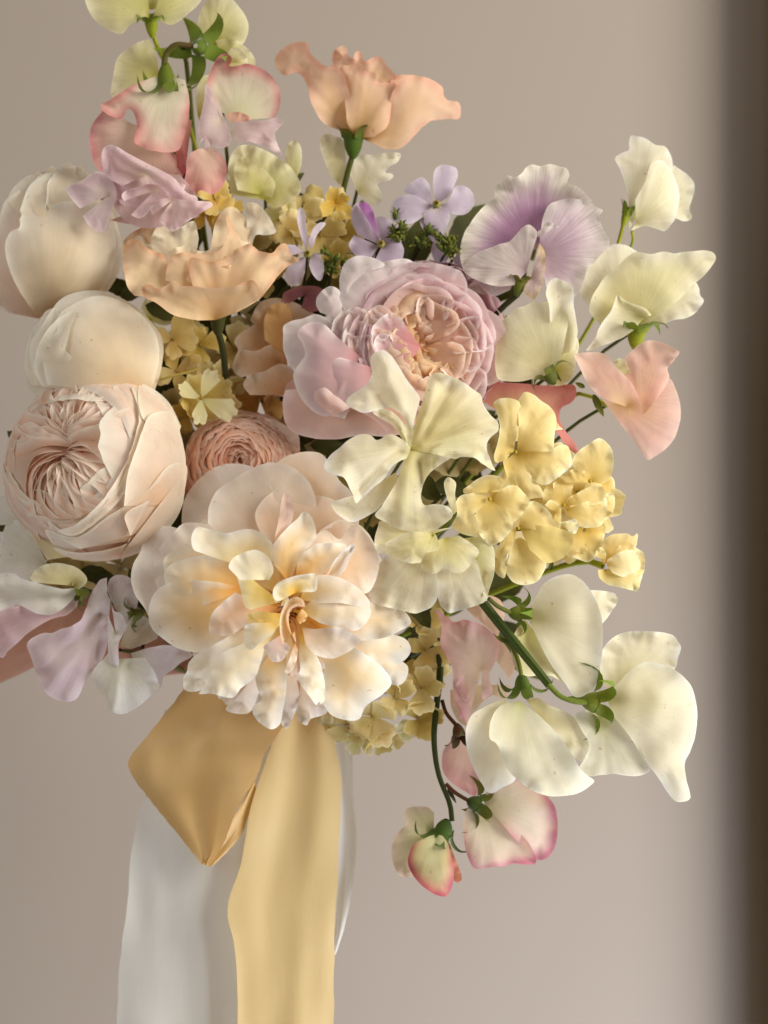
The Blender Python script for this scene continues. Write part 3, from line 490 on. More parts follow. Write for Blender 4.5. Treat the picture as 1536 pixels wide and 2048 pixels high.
# ---------------------------------------------------------------- lisianthus
t = thing('lisianthus', 'apricot lisianthus cup on a bare green stem rising highest against the wall', 'lisianthus', (705, 300, -20))
petals(t, -60, 12, APRI, [
 ('720,240', '655,190 663,130 668,103 690,92 697,112 705,118 713,104 722,103 730,122 745,116 760,113 773,130 790,150 800,190', dict(jag=.02, ruf=9, n=6)),
 ('715,262', '780,250 775,180 790,152 815,150 833,152 850,175 840,220', dict(jag=.01)),
 ('712,268', '683,263 650,247 627,217 617,177 604,152 592,146 570,150 556,139 549,120 566,97 600,83 618,88 622,107 643,127 667,134 686,146 700,190', dict(jag=.025, n=6, ruf=9, bulge=.18)),
 ('722,276', '743,286 773,298 800,297 833,267 860,243 893,237 919,236 918,204 893,200 883,173 860,157 833,152 806,158 786,182 772,230', dict(jag=.02, n=5, ruf=8, bulge=.22)),
 ('712,276', '694,246 688,183 681,133 700,130 720,124 728,140 750,147 755,163 775,166 792,168 784,200 776,250 748,274', dict(jag=.012, n=4, bulge=.24, fold=[(.75, .05, 8)])),
 #('765,262', '770,250 778,210 796,165 806,160 802,200 788,250', dict(col=[(0, 'e0a050'), (1, 'f2cf98')], dz=-2)),
], mat=M_PETAL, frill=10, pleat=1.6)
calyx(t, (706, 312, -12), (.02, -1, .05), 21, 40, 5, 40, [(0, '49702c'), (.5, '4a6a28'), (1, '7a7a30')], .55)
tube('stem', t, [(706, 308, -12), (694, 350, -16), (680, 410, -30), (660, 520, -60), (600, 900, -140), (548, 1400, -190), (540, 1620, -290)], [6, 6.5, 7, 7], GS, n=40)
t = thing('lisianthus', 'peach cream frilled lisianthus facing upward, left of the mauve pink rose', 'lisianthus', (420, 640, 100))
petals(t, 60, 10, APRI2, [
 ('440,560', '480,500 494,450 492,407 512,407 532,425 547,449 552,465 530,470 512,470 500,520', dict(col=[(0, 'f0b878'), (.5, 'f6e0c0'), (1, 'f8f0e0')])),
 ('400,560', '258,520 246,500 250,478 273,461 292,452 310,448 322,480 345,500', dict(jag=.03, ruf=9, n=6)),
 ('430,570', '420,500 430,450 440,428 452,415 466,413 484,429 500,450 508,468 500,490 484,505', dict(jag=.02, col=[(0, 'f0b878'), (.5, 'f4d8b4'), (1, 'f8e8cc')])),
 ('380,570', '262,485 280,470 298,488 306,470 318,449 340,452 352,457 375,446 388,441 396,476 392,504 370,512', dict(jag=.03, ruf=10, n=7, col=[(0, 'e8c080'), (.5, 'f4e4c0'), (1, 'f8f2de')])),
 ('425,600', '270,592 256,575 250,554 246,515 252,486 270,478 300,500 340,512 380,520', dict(jag=.02, ruf=9, n=5)),
 ('410,590', '300,540 318,512 345,498 375,492 405,502 440,492 470,480 500,490 522,512 500,550', dict(jag=.03, ruf=9, n=7, dz=-6, col=[(0, 'd8a050'), (.5, 'f2d8b0'), (1, 'f8ecd4')])),
 ('440,600', '372,560 380,540 400,528 428,534 455,530 490,520 528,510 552,512 548,540 520,570', dict(jag=.03, ruf=9, n=6, dz=14)),
 ('430,590', '330,560 340,520 360,505 400,508 440,500 455,470 452,430 470,460 485,490 475,530 460,560', dict(jag=.02, ruf=8, n=4, dz=-3)),
 ('440,630', '400,600 382,560 380,516 400,518 424,524 445,520 462,508 485,492 500,488 515,500 545,505 556,492 571,487 582,508 600,519 578,531 555,554 520,597 470,628', dict(jag=.012, ruf=7, n=5, bulge=.2, fold=[(.55, .04, 7), (.3, .04, 7)])),
 ('432,640', '395,641 344,629 312,605 289,593 284,576 297,568 316,578 332,572 348,561 362,570 395,573 430,576 470,572 505,560 520,590 480,622', dict(jag=.015, ruf=7, n=5, bulge=.22, dz=10, curl=.1)),
], mat=M_PETAL, frill=10, pleat=1.6)
rngl = np.random.default_rng(4)
calyx(t, (436, 668, 92), (-.02, -1, 0), 16, 34, 5, 34, GD, .5)
tube('stem', t, [(436, 662, 92), (446, 700, 80), (452, 760, 40), (480, 960, -60), (545, 1400, -190), (540, 1600, -280)], [7, 7, 7], GD, n=36)

# ---------------------------------------------------------------- sweet peas
SPG = 'sweet pea blossoms'
def sp(label, pos, z, step, col, specs, cal=None, stem=True, mat=None, **kw):
    t = thing('sweet_pea', label, 'sweet pea', pos, SPG); petals(t, z, step, col, specs, mat=mat or M_THIN, **{'frill': 3, **kw})
    if cal: calyx(t, *cal[0], **cal[1])
    if stem: stem_to_bind(t, (*pos[:2], z-10), 70, 5)
    return t
t = sp('pale green cream sweet pea cut by the top edge of the photo, seen from behind', (303, 60, 40), 30, 6, CREAMG, [
 ('303,20', '240,-10 260,-60 330,-80 380,-50 390,-10', dict(col=CREAMY)),
 ('300,34', '287,40 263,47 252,60 243,68 217,60 187,37 170,0 174,-30 230,-50 290,-40'),
 ('306,34', '312,38 323,43 343,50 362,40 377,27 400,5 412,-22 380,-50 330,-40'),
], ((( 305, 72, 46), (-.1, -1, .1)), dict(r=14, L=34, ll=30, col=GB, spread=1.0)), stem=False)
tube('stem', t, [(306, 70, 44), (312, 88, 40), (323, 112, 30), (345, 150, 0), (420, 420, -60), (545, 1400, -190)], [4.5, 4.5, 5], GB, n=34)
t = sp('pale yellow sweet pea behind the big starry green calyx at top', (430, 90, 30), 0, 6, CREAMG, [
 ('425,95', '393,60 400,27 417,0 453,-8 483,20 497,50 490,82 473,98'),
 ('440,110', '432,82 458,76 483,87 502,105 511,125 500,145 470,150'),
], (((392, 92, 66), (.35, .15, -.8)), dict(r=17, L=18, ll=66, col=[(0, '5f7f3c'), (.5, '668a3c'), (1, '86a04a')], spread=1.35, lw=.44, rot=.9)), stem=False)
tube('stem', t, [(385, 92, 58), (350, 90, 66), (332, 110, 62), (328, 136, 66)], [5.5, 6, 6.5], [(0, '5a4a2c'), (1, '5d6a34')], n=20, ns=10)
tube('stem', t, [(360, 88, 60), (372, 120, -40), (400, 400, -110), (545, 1400, -190)], [5, 5], GS, n=26)
sp('faint translucent cream sweet pea petals behind the left calyx at top', (310, 140, 0), -10, 6, CREAMG, [
 ('318,150', '313,110 300,80 288,80 273,87 237,113 227,150 223,193 243,190 280,200'),
 ('395,230', '392,200 398,160 420,150 440,200 425,250 405,258')], None)
sp('cream sweet pea edged dark pink, hanging from the upper left star calyx', (330, 150, 90), 60, 8, BICOL, [
 ('300,262', '205,222 184,250 179,275 181,300 193,334 233,353 300,352 363,358 358,320 330,290', dict(col=[(0, 'e8dcc8'), (.5, 'e4c8ba'), (.85, 'dfb4ac'), (1, 'd49498')], bulge=.2)),
 ('360,240', '352,300 356,340 366,352 376,300 384,240', dict(col=[(0, 'e4d8b8'), (.6, 'e2b4a8'), (1, 'cc7078')])),
 ('335,150', '310,153 267,170 240,186 220,200 202,209 203,218 212,227 228,234 242,238 250,228 253,219 262,219 270,232 274,253 270,270 268,284 282,294 300,300 333,305 357,300 366,280 374,253 379,200 370,160', dict(ruf=7, n=5, bulge=.16, seed=12, nu=26, nt=80, lip=1.6)),
], (((330, 132, 92), (.03, 1, -.25)), dict(r=18, L=34, ll=48, col=[(0, '66802c'), (.5, '607a2a'), (1, '86a052')], spread=1.15, lw=.36, rot=.3)))
sp('cream sweet pea with rose pink edge and lilac wings at top centre left', (440, 190, 90), 70, 7, BICOL, [
 ('465,125', '452,115 462,98 475,95 493,113 497,128', dict(col=CREAMY, dz=-4)),
 ('478,240', '420,215 413,180 417,153 426,132 438,112 450,107 462,113 463,124 458,132 475,131 493,127 515,134 533,143 550,160 559,180 560,207 555,225 547,236', dict(bulge=-.12, nu=26, nt=70, seed=20)),
 ('462,245', '450,232 465,225 483,225 503,238 485,246', dict(col=[(0, 'f0c8b0'), (1, 'e8b8a8')])),
 ('440,240', '423,178 412,168 408,200 400,240 396,267 405,280 420,287 436,296 450,295 461,286 462,273 455,250 445,228 434,200', dict(col=PINKL, bulge=.15)),
 ('460,265', '475,243 503,243 530,240 557,236 568,244 560,254 550,267 556,290 565,312 550,305 537,297 518,290 500,283 475,288', dict(col=PINKL, ruf=9)),
], None)
sp('small pink folded sweet pea bud under the rose-edged blossom', (415, 300, 90), 96, 4, [(0, 'eadcc4'), (.4, 'ecc8bc'), (.8, 'e8b6ae'), (1, 'e4a2a4')], [
 ('412,296', '396,298 380,308 371,350 367,372 390,387 402,380 412,384 423,389 438,380 448,367 453,333 443,310 430,298', dict(bulge=.25, fold=[(.5, .1, 10)])),
 ('412,270', '398,292 402,280 412,276 420,290 416,304 408,306', dict(col=PINKL, bulge=.2, dz=4))], None)
sp('ruffled lilac pink sweet pea, frilliest one at upper left over the peach lisianthus', (300, 390, 140), 100, 8, PINKL, [
 ('280,420', '200,400 222,372 260,380 290,440 260,448 220,440', dict(col=[(0, 'd8bca0'), (1, 'dcb8b4')])),
 ('310,345', '205,330 215,380 235,425 270,452 315,455 360,440 390,420 385,380 360,350', dict(col=[(0, 'dcc0a8'), (.5, 'dfc4bc'), (1, 'e6ccd0')], ruf=10, n=5)),
 ('320,350', '240,330 228,370 240,405 275,420 320,410 360,395 372,370', dict(col=PINKL, ruf=10, n=5, dz=4)),
 ('215,392', '160,417 145,400 132,376 160,363 193,343 215,350 230,373 232,400 224,415 218,440 207,464 190,460 177,450 166,432', dict(col=LILAC, n=3, fold=[(.25, .06, 8)])),
 ('290,352', '245,372 213,352 204,325 203,308 208,295 218,290 232,292 250,303 287,323 327,343 350,358 362,374 378,388 394,394 394,410 376,417 347,418 338,400 336,385 320,374 300,368', dict(bulge=.24, ruf=11, n=5, cre=[(232, 298, 362, 388, 16, 26), (216, 335, 325, 372, 14, -16), (212, 300, 222, 340, 8, 14)], nu=26, nt=80, lip=1.5)),
 ('310,380', '248,402 243,390 254,380 270,376 300,368 335,380 342,400 320,402 304,408 296,425 280,437 262,430', dict(ruf=9, n=5, curl=.2)),
 ('345,400', '305,430 300,416 312,404 333,396 370,400 400,402 420,404 426,410 412,420 390,434 372,446 357,458 343,463 328,450 314,442', dict(ruf=9, n=5, dz=10, bulge=.18 , cre=[(322, 412, 410, 412, 12, 14), (345, 412, 335, 452, 10, -10), (380, 430, 420, 412, 8, 8)])),
], None)
sp('pale greenish yellow crumpled sweet pea behind the pink ones, beside the yellow floret', (530, 350, 20), 10, 7, CREAMG, [
 ('580,350', '570,330 572,300 580,284 592,281 602,296 603,325 596,350 585,365'),
 ('530,400', '462,390 455,350 462,310 478,292 500,290 525,298 545,308 570,325 590,345 602,375 592,395 570,410 545,418', dict(ruf=12, n=6)),
 ('520,390', '475,380 468,340 480,315 505,322 530,340 550,365 545,395', dict(ruf=9))], None)
sp('cream sweet pea just behind the stem of the apricot lisianthus', (720, 360, -20), -40, 7, CREAMY, [
 ('690,380', '660,350 645,310 640,280 652,268 668,272 684,278 692,310 694,350'),
 ('715,385', '700,350 706,322 725,310 755,308 785,304 801,308 798,322 780,332 770,345 786,350 780,360 755,368 762,385 765,400 750,412 735,405', dict(jag=.02, ruf=10, n=6, col=CREAM))], None)
LV = [(0, 'd8c4bc'), (.12, 'c098b4'), (.42, 'b68cae'), (.62, 'ccb0c4'), (.84, 'e6dcd6'), (1, 'f1ece0')]; LV2 = [(0, 'd4b8c4'), (.4, 'cdb2c2'), (.7, 'dccbd2'), (1, 'ece4e0')]; LV3 = [(0, 'd4bac2'), (.4, 'e0d2d0'), (1, 'ebe2dc')]
sp('large lilac sweet pea with purple flushed standard, right of the small lavender flowers', (1045, 560, 90), 60, 9, LV, [
 ('1040,540', '950,560 935,575 960,587 990,592 1020,580', dict(col=LV2)),
 ('1068,500', '935,560 921,520 921,493 929,465 943,443 956,425 972,408 988,396 990,378 1002,362 1016,351 1030,355 1044,346 1052,335 1063,329 1080,332 1100,328 1118,333 1131,335 1139,350 1134,365 1158,375 1175,392 1188,410 1180,440', dict(ruf=8, n=8, nu=28, nt=90, bulge=-.08)),
 ('1078,510', '1080,470 1088,429 1100,408 1115,402 1133,397 1155,398 1169,400 1190,412 1206,421 1200,430 1201,443 1210,465 1220,486 1210,502 1197,515 1186,528 1176,536 1168,560 1160,580 1147,594 1120,585 1093,574', dict(col=LV2, bulge=.12, n=6, nu=26, nt=80, ruf=6)),
 ('1052,545', '1075,470 1073,461 1064,452 1056,449 1046,454 1036,465 1018,483 1000,488 979,496 955,505 936,522 926,536 932,547 954,561 975,568 1000,573 1029,570', dict(col=LV3, bulge=.18, n=4, nu=24, nt=60)),
 ('1062,555', '1078,486 1086,497 1090,508 1090,535 1086,561 1078,585 1066,600 1056,592 1047,583 1050,570', dict(col=[(0, 'c9a8a0'), (.5, 'dcc6c4'), (1, 'dcc49c')], bulge=.2)),
 ('1078,475', '1072,466 1082,458 1090,446 1100,444 1112,450 1118,455 1104,456 1096,464', dict(col=LV3, bulge=.15)),
], (((1034, 590, 96), (.25, -.9, -.1)), dict(r=13, L=30, ll=30, col=[(0, '4d6428'), (1, '7c8444')], spread=.9)), stem=False, mat=M_VEIN)
t = bpy.data.objects['sweet_pea'] if False else scene.collection.objects[-1].parent
tube('stem', t, [(1036, 588, 92), (1020, 602, 86), (990, 630, 70), (900, 800, -60), (545, 1400, -190)], [6.5, 6.5, 7], GD, n=30)
sp('lone cream sweet pea highest at the right, its back to the light', (1260, 450, 20), 0, 8, CREAM, [
 ('1320,420', '1347,330 1362,340 1376,350 1388,365 1389,382 1384,400 1379,418 1384,436 1369,443 1351,436 1330,430', dict()),
 ('1268,440', '1258,465 1258,411 1247,357 1238,335 1230,316 1244,306 1258,300 1258,284 1263,270 1275,273 1287,275 1300,282 1312,290 1330,293 1340,308 1345,322 1345,340 1335,400', dict(ruf=6)),
 ('1272,446', '1262,462 1275,456 1290,452 1308,456 1330,462 1342,450 1351,436 1356,415 1358,393 1355,372 1348,354 1338,334 1326,322 1315,322 1305,325 1297,340 1292,360 1270,400', dict(bulge=.22)),
], (((1246, 452, 14), (.3, -1, 0)), dict(r=9, L=26, ll=36, col=GB, spread=.4)), stem=False)
t = scene.collection.objects[-1].parent
tube('stem', t, [(1246, 452, 12), (1238, 480, 8), (1230, 540, -10), (1150, 700, -60), (900, 1000, -130), (545, 1400, -190)], [4, 4, 5], GB, n=34); tube('stalk', t, [(1264, 462, 20), (1266, 480, 10), (1250, 520, -10)], 3, GB)
sp('wide cream sweet pea with its pointed standard reaching toward the right edge', (1270, 660, 90), 50, 9, CREAMY, [
 ('1255,630', '1200,650 1183,619 1161,590 1160,570 1166,552 1186,522 1200,505 1222,490 1240,488 1258,493 1278,506', dict(col=CREAM)),
 ('1285,650', '1320,652 1348,640 1370,637 1391,626 1400,615 1408,601 1400,590 1398,576 1388,562 1350,580', dict(col=CREAM)),
 ('1276,650', '1230,652 1197,644 1180,625 1182,600 1197,572 1215,548 1233,536 1252,516 1272,504 1300,508 1330,503 1348,507 1365,504 1390,502 1412,501 1426,505 1432,516 1424,532 1412,547 1398,560 1383,572 1365,592 1348,608 1326,625 1300,642', dict(bulge=.16, n=7, nu=28, nt=90, ruf=5)),
 ('1285,640', '1303,630 1290,616 1269,608 1250,600 1234,590 1229,605 1222,622 1210,638 1197,658 1192,674 1180,690 1172,702 1185,700 1197,694 1220,686 1244,676 1265,662', dict(col=CREAM, bulge=.1, dz=10, curl=.15, fold=[(.55, .08, 8)])),
], (((1270, 694, 84), (.1, -1, .1)), dict(r=20, L=36, ll=52, col=GB, spread=1.2)))
sp('rounded cream sweet pea between the lilac one and the wide pointed one', (1100, 750, 150), 120, 9, CREAM, [
 ('1108,740', '1150,662 1158,690 1154,712 1150,735 1147,751 1133,766 1115,772 1098,769', dict(col=CREAMG)),
 ('1108,715', '1100,640 1098,608 1092,590 1093,578 1100,562 1109,556 1120,558 1128,562 1143,572 1148,590 1147,608 1152,635 1155,662 1150,700', dict(bulge=.15, curl=.12)),
 ('1102,748', '1085,752 1064,758 1043,763 1018,763 997,758 991,740 990,715 992,690 997,658 1006,640 1018,630 1034,616 1050,612 1064,604 1082,606 1100,602 1118,612 1135,632 1130,680 1120,720', dict(bulge=.18, n=5, nu=26, nt=70, col=[(0, 'b8ae54'), (.2, 'd8d090'), (.45, 'ece6bc'), (1, 'f4f1d6')])),
], (((1108, 766, 168), (-.4, -.6, -.2)), dict(r=15, L=20, ll=34, col=GS, spread=1.2)))
sp('blush peach sweet pea with folded wings hanging at the right', (1215, 810, 130), 100, 9, PEACHP, [
 ('1232,805', '1205,800 1222,822 1237,843 1250,860 1266,880 1282,902 1296,921 1308,914 1321,906 1336,893 1348,878 1356,858 1361,835 1361,815 1358,796 1350,775 1340,757 1310,750', dict(bulge=.12, nu=26, nt=80)),
 ('1282,830', '1246,745 1250,716 1258,706 1266,700 1276,690 1287,684 1297,681 1307,681 1320,684 1334,689 1348,697 1359,704 1352,716 1344,726 1335,738 1339,753 1333,768 1325,781 1314,797 1303,812 1292,825', dict(bulge=.14)),
 ('1262,770', '1230,740 1226,726 1232,718 1241,716 1248,719 1253,726 1262,748 1268,770', dict(col=CREAMG, bulge=.2)),
 ('1256,815', '1200,795 1186,780 1174,765 1166,750 1159,734 1153,722 1149,710 1158,706 1168,705 1186,704 1204,706 1215,711 1221,718 1228,729 1243,745 1260,762 1271,780 1280,800 1284,815 1284,828 1280,838 1270,839 1260,837', dict(bulge=.2, n=3)),
], None)
t = scene.collection.objects[-1].parent
tube('stem', t, [(1215, 812, 100), (1188, 795, 110), (1153, 788, 90), (1060, 880, -20), (545, 1400, -190)], [4, 5, 6], GB, n=30)
leaf(t, (1186, 788, 120), (.45, .95, .1), 50, 15, GS, 'sepal'); leaf(t, (1170, 775, 100), (-.6, -.3, .1), 22, 10, GS, 'sepal')
sp('deep pink sweet pea edge showing between the mauve rose and the yellow hydrangea', (1010, 820, 100), 90, 8, [(0, 'ecc898'), (.4, 'ecbc9c'), (.8, 'e09a90'), (1, 'd88886')], [
 ('1040,850', '960,800 966,765 1010,765 1060,768 1105,772 1149,771 1151,795 1138,808 1124,815 1118,835 1130,860 1152,890 1156,907 1140,901 1118,870 1100,850', dict(ruf=6))], None, mat=M_PETAL)
# front cream blossom
sp('big open cream sweet pea with five spread petals in front of the mauve rose', (825, 895, 330), 268, 9, CREAM, [
 ('790,945', '800,960 785,985 771,1002 752,1022 737,1031 720,1040 703,1045 685,1036 670,1023 662,1006 680,999 699,993 730,985', dict(bulge=.15)),
 ('908,1030', '895,1000 888,965 896,954 905,958 912,966 910,990 915,1020', dict(col=CREAMY)),
 ('822,900', '826,862 834,835 843,807 853,775 864,748 880,745 894,750 910,756 928,765 945,778 962,790 966,806 974,820 985,834 996,845 996,862 984,872 975,884 974,900 980,917 985,930 991,942 978,936 962,925 950,916 936,914 922,914 911,918 895,914 877,910', dict(bulge=.10, n=7, nu=30, nt=96, ruf=7, col=CREAMY, cre=[(835, 890, 872, 760, 10, 8), (835, 890, 905, 762, 9, -12), (840, 885, 940, 790, 12, 14), (840, 890, 985, 850, 10, -9), (870, 912, 975, 905, 14, 16)], fold=[(.28, .05, 20), (.44, .06, -20), (.7, .05, 14)])),
 ('818,900', '809,909 806,925 801,942 792,965 780,985 765,1010 750,1031 764,1041 780,1048 798,1058 818,1063 840,1065 860,1063 878,1055 894,1044 903,1036 906,1024 893,1012 870,1008 848,1010 842,995 846,972 858,948 880,930 905,912 860,908', dict(bulge=.14, n=5, nu=30, nt=90, ruf=9, col=CREAMY, cre=[(822, 915, 800, 1045, 16, 12), (838, 925, 846, 1000, 8, -14), (872, 925, 862, 990, 9, 20), (862, 990, 895, 1020, 8, 12)])),
 ('822,896', '813,917 800,922 784,934 774,950 763,963 750,972 737,985 724,995 712,1007 706,990 699,976 694,965 687,955 670,950 653,942 648,932 653,921 664,907 678,896 697,880 716,870 729,868 742,871 752,880 763,877 772,870 784,869 800,876 815,886', dict(bulge=.14, n=5, nu=28, nt=80, ruf=8, cre=[(815, 885, 690, 925, 16, 12), (800, 905, 715, 985, 10, -12), (770, 940, 712, 1000, 9, 9)])),
 ('822,896', '812,880 810,858 808,837 796,824 780,815 760,819 737,825 724,825 712,820 698,813 692,804 699,793 714,782 729,772 739,760 744,743 741,728 742,713 752,704 767,700 778,707 788,718 803,742 818,765 830,780 840,796 834,820 828,845 826,870', dict(bulge=.16, n=5, nu=28, nt=80, ruf=8, cre=[(825, 880, 770, 720, 16, 14), (812, 860, 745, 780, 10, -12), (745, 780, 700, 810, 12, 12)])),
 ('828,895', '814,880 808,850 790,828 770,818 745,824 760,836 785,850 806,880', dict(col=CREAMY, dz=10, bulge=.1, curl=.1)),
], None, lip=1.3)
sp('frilly cream sweet pea hanging in folds just under the big open one', (880, 1060, 290), 222, 9, CREAMY, [
 ('905,1080', '962,1072 985,1090 990,1120 988,1150 980,1175 972,1195 955,1150', dict(col=CREAMG)),
 ('855,1085', '790,1100 765,1120 745,1150 736,1180 746,1203 762,1211 784,1217 808,1222 830,1227 850,1221 864,1213 873,1200 876,1185 874,1150 870,1110', dict(bulge=.16, n=6, ruf=12, col=CREAM, nt=80)),
 ('892,1088', '872,1130 872,1160 874,1184 877,1200 882,1213 898,1226 915,1222 936,1217 955,1210 975,1200 972,1183 966,1167 960,1145 953,1124 935,1100', dict(bulge=.16, n=5, ruf=12, col=CREAM, nt=80)),
 ('860,1070', '790,1112 770,1110 754,1103 749,1088 750,1072 755,1056 760,1042 800,1050 850,1060 905,1055', dict()),
 ('890,1075', '852,1090 843,1108 842,1129 846,1140 856,1146 866,1148 877,1144 886,1137 896,1138 905,1144 915,1146 926,1144 936,1136 948,1120 958,1103 940,1085 919,1072', dict(bulge=.22, n=4, ruf=9, dz=10)),
 ('866,1070', '842,1125 825,1127 809,1124 792,1118 780,1112 768,1100 763,1092 785,1078 818,1064 845,1064 868,1066 876,1080 879,1097 866,1103 852,1105', dict(bulge=.22, n=4, ruf=9, dz=12)),
], None)
# pale lilac ones at lower left
sp('pale white sweet pea petal tucked below the big blush ball at far left', (90, 1125, 40), 20, 6, WHITE, [
 ('95,1128', '50,1040 16,1044 2,1080 -8,1118 0,1134 8,1140 35,1148 60,1160 90,1160 110,1140', dict(bulge=.2)), ('60,1050', '-10,1050 -20,1020 10,990 40,1010 60,1030', {})], None)
PK = [(0, 'e0d6ce'), (.4, 'e2d0d0'), (.8, 'e2c2ca'), (1, 'ecd4da')]
sp('white to lilac sweet pea at the left edge with a rippled lip', (160, 1175, 150), 100, 9, PALEL, [
 ('158,1192', '168,1200 160,1205 150,1217 134,1230 118,1234 101,1239 84,1248 68,1258 54,1268 41,1280 28,1292 16,1302 6,1316 -12,1306 -25,1280 -30,1240 20,1215 80,1205', dict(col=PK, ruf=6, n=5)),
 ('150,1172', '70,1165 60,1158 66,1146 74,1137 87,1130 101,1127 116,1126 131,1128 150,1134 164,1143 174,1157 172,1166 164,1175 145,1180', dict(col=CREAMY, bulge=.25)),
 ('160,1176', '174,1160 166,1168 158,1180 150,1192 140,1204 126,1217 114,1225 101,1230 82,1229 63,1223 48,1214 33,1210 15,1222 -5,1232 -25,1210 -20,1165 0,1147 22,1146 34,1150 44,1157 70,1164 93,1171 125,1178', dict(bulge=.16, n=6, nt=80, nu=24, ruf=7, cre=[(160, 1178, 0, 1165, 12, 10), (150, 1195, 0, 1205, 12, -9)], col=WHITE)),
], (((176, 1184, 120), (-.8, .3, .2)), dict(r=13, L=20, ll=24, col=GS)))
sp('long lilac grey sweet pea with a flared skirt pointing down left', (225, 1170, 130), 90, 9, PALEL, [
 ('235,1225', '213,1180 220,1158 232,1150 246,1150 260,1156 268,1168 272,1181 276,1200 273,1216 268,1230 262,1242 245,1262', dict(bulge=.15)),
 ('240,1292', '250,1260 258,1240 271,1230 295,1236 312,1260 316,1274 300,1284 280,1292 262,1298', dict(col=[(0, 'd8c8a0'), (.5, 'dcd4bc'), (1, 'e4dccc')])),
 ('214,1185', '214,1155 200,1160 190,1174 183,1186 178,1198 174,1212 168,1226 162,1240 150,1248 138,1254 122,1258 104,1266 88,1266 72,1272 60,1279 54,1288 56,1300 62,1315 67,1330 72,1348 79,1367 90,1384 104,1395 118,1401 131,1404 145,1402 154,1397 162,1383 170,1364 190,1335 208,1312 216,1280 218,1241 221,1200', dict(bulge=.14, n=5, nu=32, nt=100, ruf=10, cre=[(205, 1200, 75, 1300, 16, 16), (198, 1235, 90, 1350, 12, -16), (200, 1262, 140, 1395, 14, 14), (214, 1170, 210, 1300, 9, 10)], col=[(0, 'e2dcd6'), (.5, 'e6dcdc'), (.85, 'e4d0d8'), (1, 'f0e4e8')], fold=[(.74, .07, -34), (.52, .07, 26), (.3, .06, -18)], wav=4)),
], (((285, 1226, 110), (-.8, .2, .2)), dict(r=14, L=20, ll=24, col=GS)))
sp('white ruffled sweet pea whose tip droops lowest left of the yellow ribbon', (240, 1300, 170), 112, 9, WHITE, [
 ('262,1306', '300,1295 330,1290 365,1296 385,1310 362,1325 345,1340 328,1352 322,1372 306,1386 280,1360', dict(col=PALEL, dz=-10)),
 ('238,1318', '222,1300 208,1316 191,1334 186,1345 187,1358 194,1374 203,1389 212,1400 216,1410 212,1422 224,1424 238,1428 254,1426 268,1419 284,1408 298,1394 308,1384 318,1376 312,1350 290,1315', dict(bulge=.2, n=5, nt=80, nu=26, ruf=9, cre=[(240, 1325, 228, 1420, 12, 14), (262, 1330, 300, 1375, 14, -10)])),
 ('232,1270', '220,1190 228,1222 240,1226 248,1238 253,1252 246,1268 238,1284 236,1296 237,1310 238,1326 236,1339 226,1334 219,1322 216,1300 216,1269 216,1230', dict(bulge=.2, n=5, ruf=7, dz=12, col=PALEL)),
], None)
# spray of three cream blossoms on one stem, lower right
t = thing('sweet_pea_spray', 'three cream sweet peas on one dark green stem, seen from behind at lower right', 'sweet pea spray', (1155, 1408, 300))
b = node('blossom', t, (1056, 1239, 240), 'upper blossom with one large rounded petal')
petals(b, 215, 10, CREAM, [
 ('1150,1260', '1170,1180 1200,1181 1230,1187 1236,1197 1234,1207 1222,1225 1206,1246 1190,1260', {}),
 ('1050,1240', '1035,1255 1023,1281 1022,1306 1028,1330 1040,1345 1056,1353 1080,1350 1103,1352 1125,1365 1145,1378 1125,1340 1100,1300', dict(col=CREAMG)),
 ('1056,1236', '1056,1225 1064,1205 1075,1188 1085,1170 1098,1159 1120,1150 1145,1149 1163,1160 1178,1177 1192,1202 1202,1230 1206,1258 1206,1286 1203,1318 1197,1347 1193,1364 1186,1378 1168,1392 1150,1394 1130,1366 1108,1338 1090,1308 1075,1277', dict(bulge=.2, nu=28, nt=80, ruf=3, n=3)),
])
calyx(b, (1020, 1226, 250), (.9, .05, -.35), 17, 22, 5, 40, [(0, '607a28'), (.5, '70882e'), (1, '6f9a40')], 1.2)
tube('stalk', b, [(977, 1197, 285), (995, 1212, 275), (1022, 1226, 252)], 4.5, GS, n=14)
b = node('blossom', t, (1047, 1398, 240), 'lower blossom with broad drooping petal')
petals(b, 225, 10, CREAM, [
 ('1030,1410', '1005,1398 963,1417 944,1430 934,1450 931,1472 934,1497 940,1520 948,1539 962,1565 981,1587 1005,1575 1030,1560 1040,1500', dict(bulge=.18)),
 ('1052,1400', '1075,1395 1098,1410 1128,1422 1155,1441 1170,1465 1181,1488 1178,1505 1168,1522 1140,1510 1100,1460', dict(col=CREAMY)),
 ('1040,1402', '1020,1405 1000,1412 985,1432 979,1455 980,1478 992,1486 1000,1500 1004,1520 1020,1545 1038,1562 1062,1580 1089,1590 1112,1593 1136,1591 1152,1588 1166,1582 1180,1572 1189,1562 1172,1550 1159,1534 1142,1505 1122,1478 1100,1452 1075,1428', dict(bulge=.16, nu=28, nt=90, ruf=5, n=6, col=[(0, 'd8da90'), (.4, 'efecd0'), (1, 'f3f2e2')])),
])
calyx(b, (1042, 1352, 262), (.15, .9, -.3), 17, 24, 5, 46, [(0, '4f6e2c'), (.5, '5c7e34'), (1, '6f8a40')], 1.25, rot=.4)
tube('stalk', b, [(1000, 1277, 260), (1020, 1290, 264), (1036, 1320, 264), (1043, 1352, 262)], 4.5, G1, n=16); leaf(b, (1012, 1284, 264), (-.8, -.45, .1), 26, 8, G1, 'bract')
b = node('blossom', t, (1206, 1389, 250), 'rightmost blossom with a long pointed lobe')
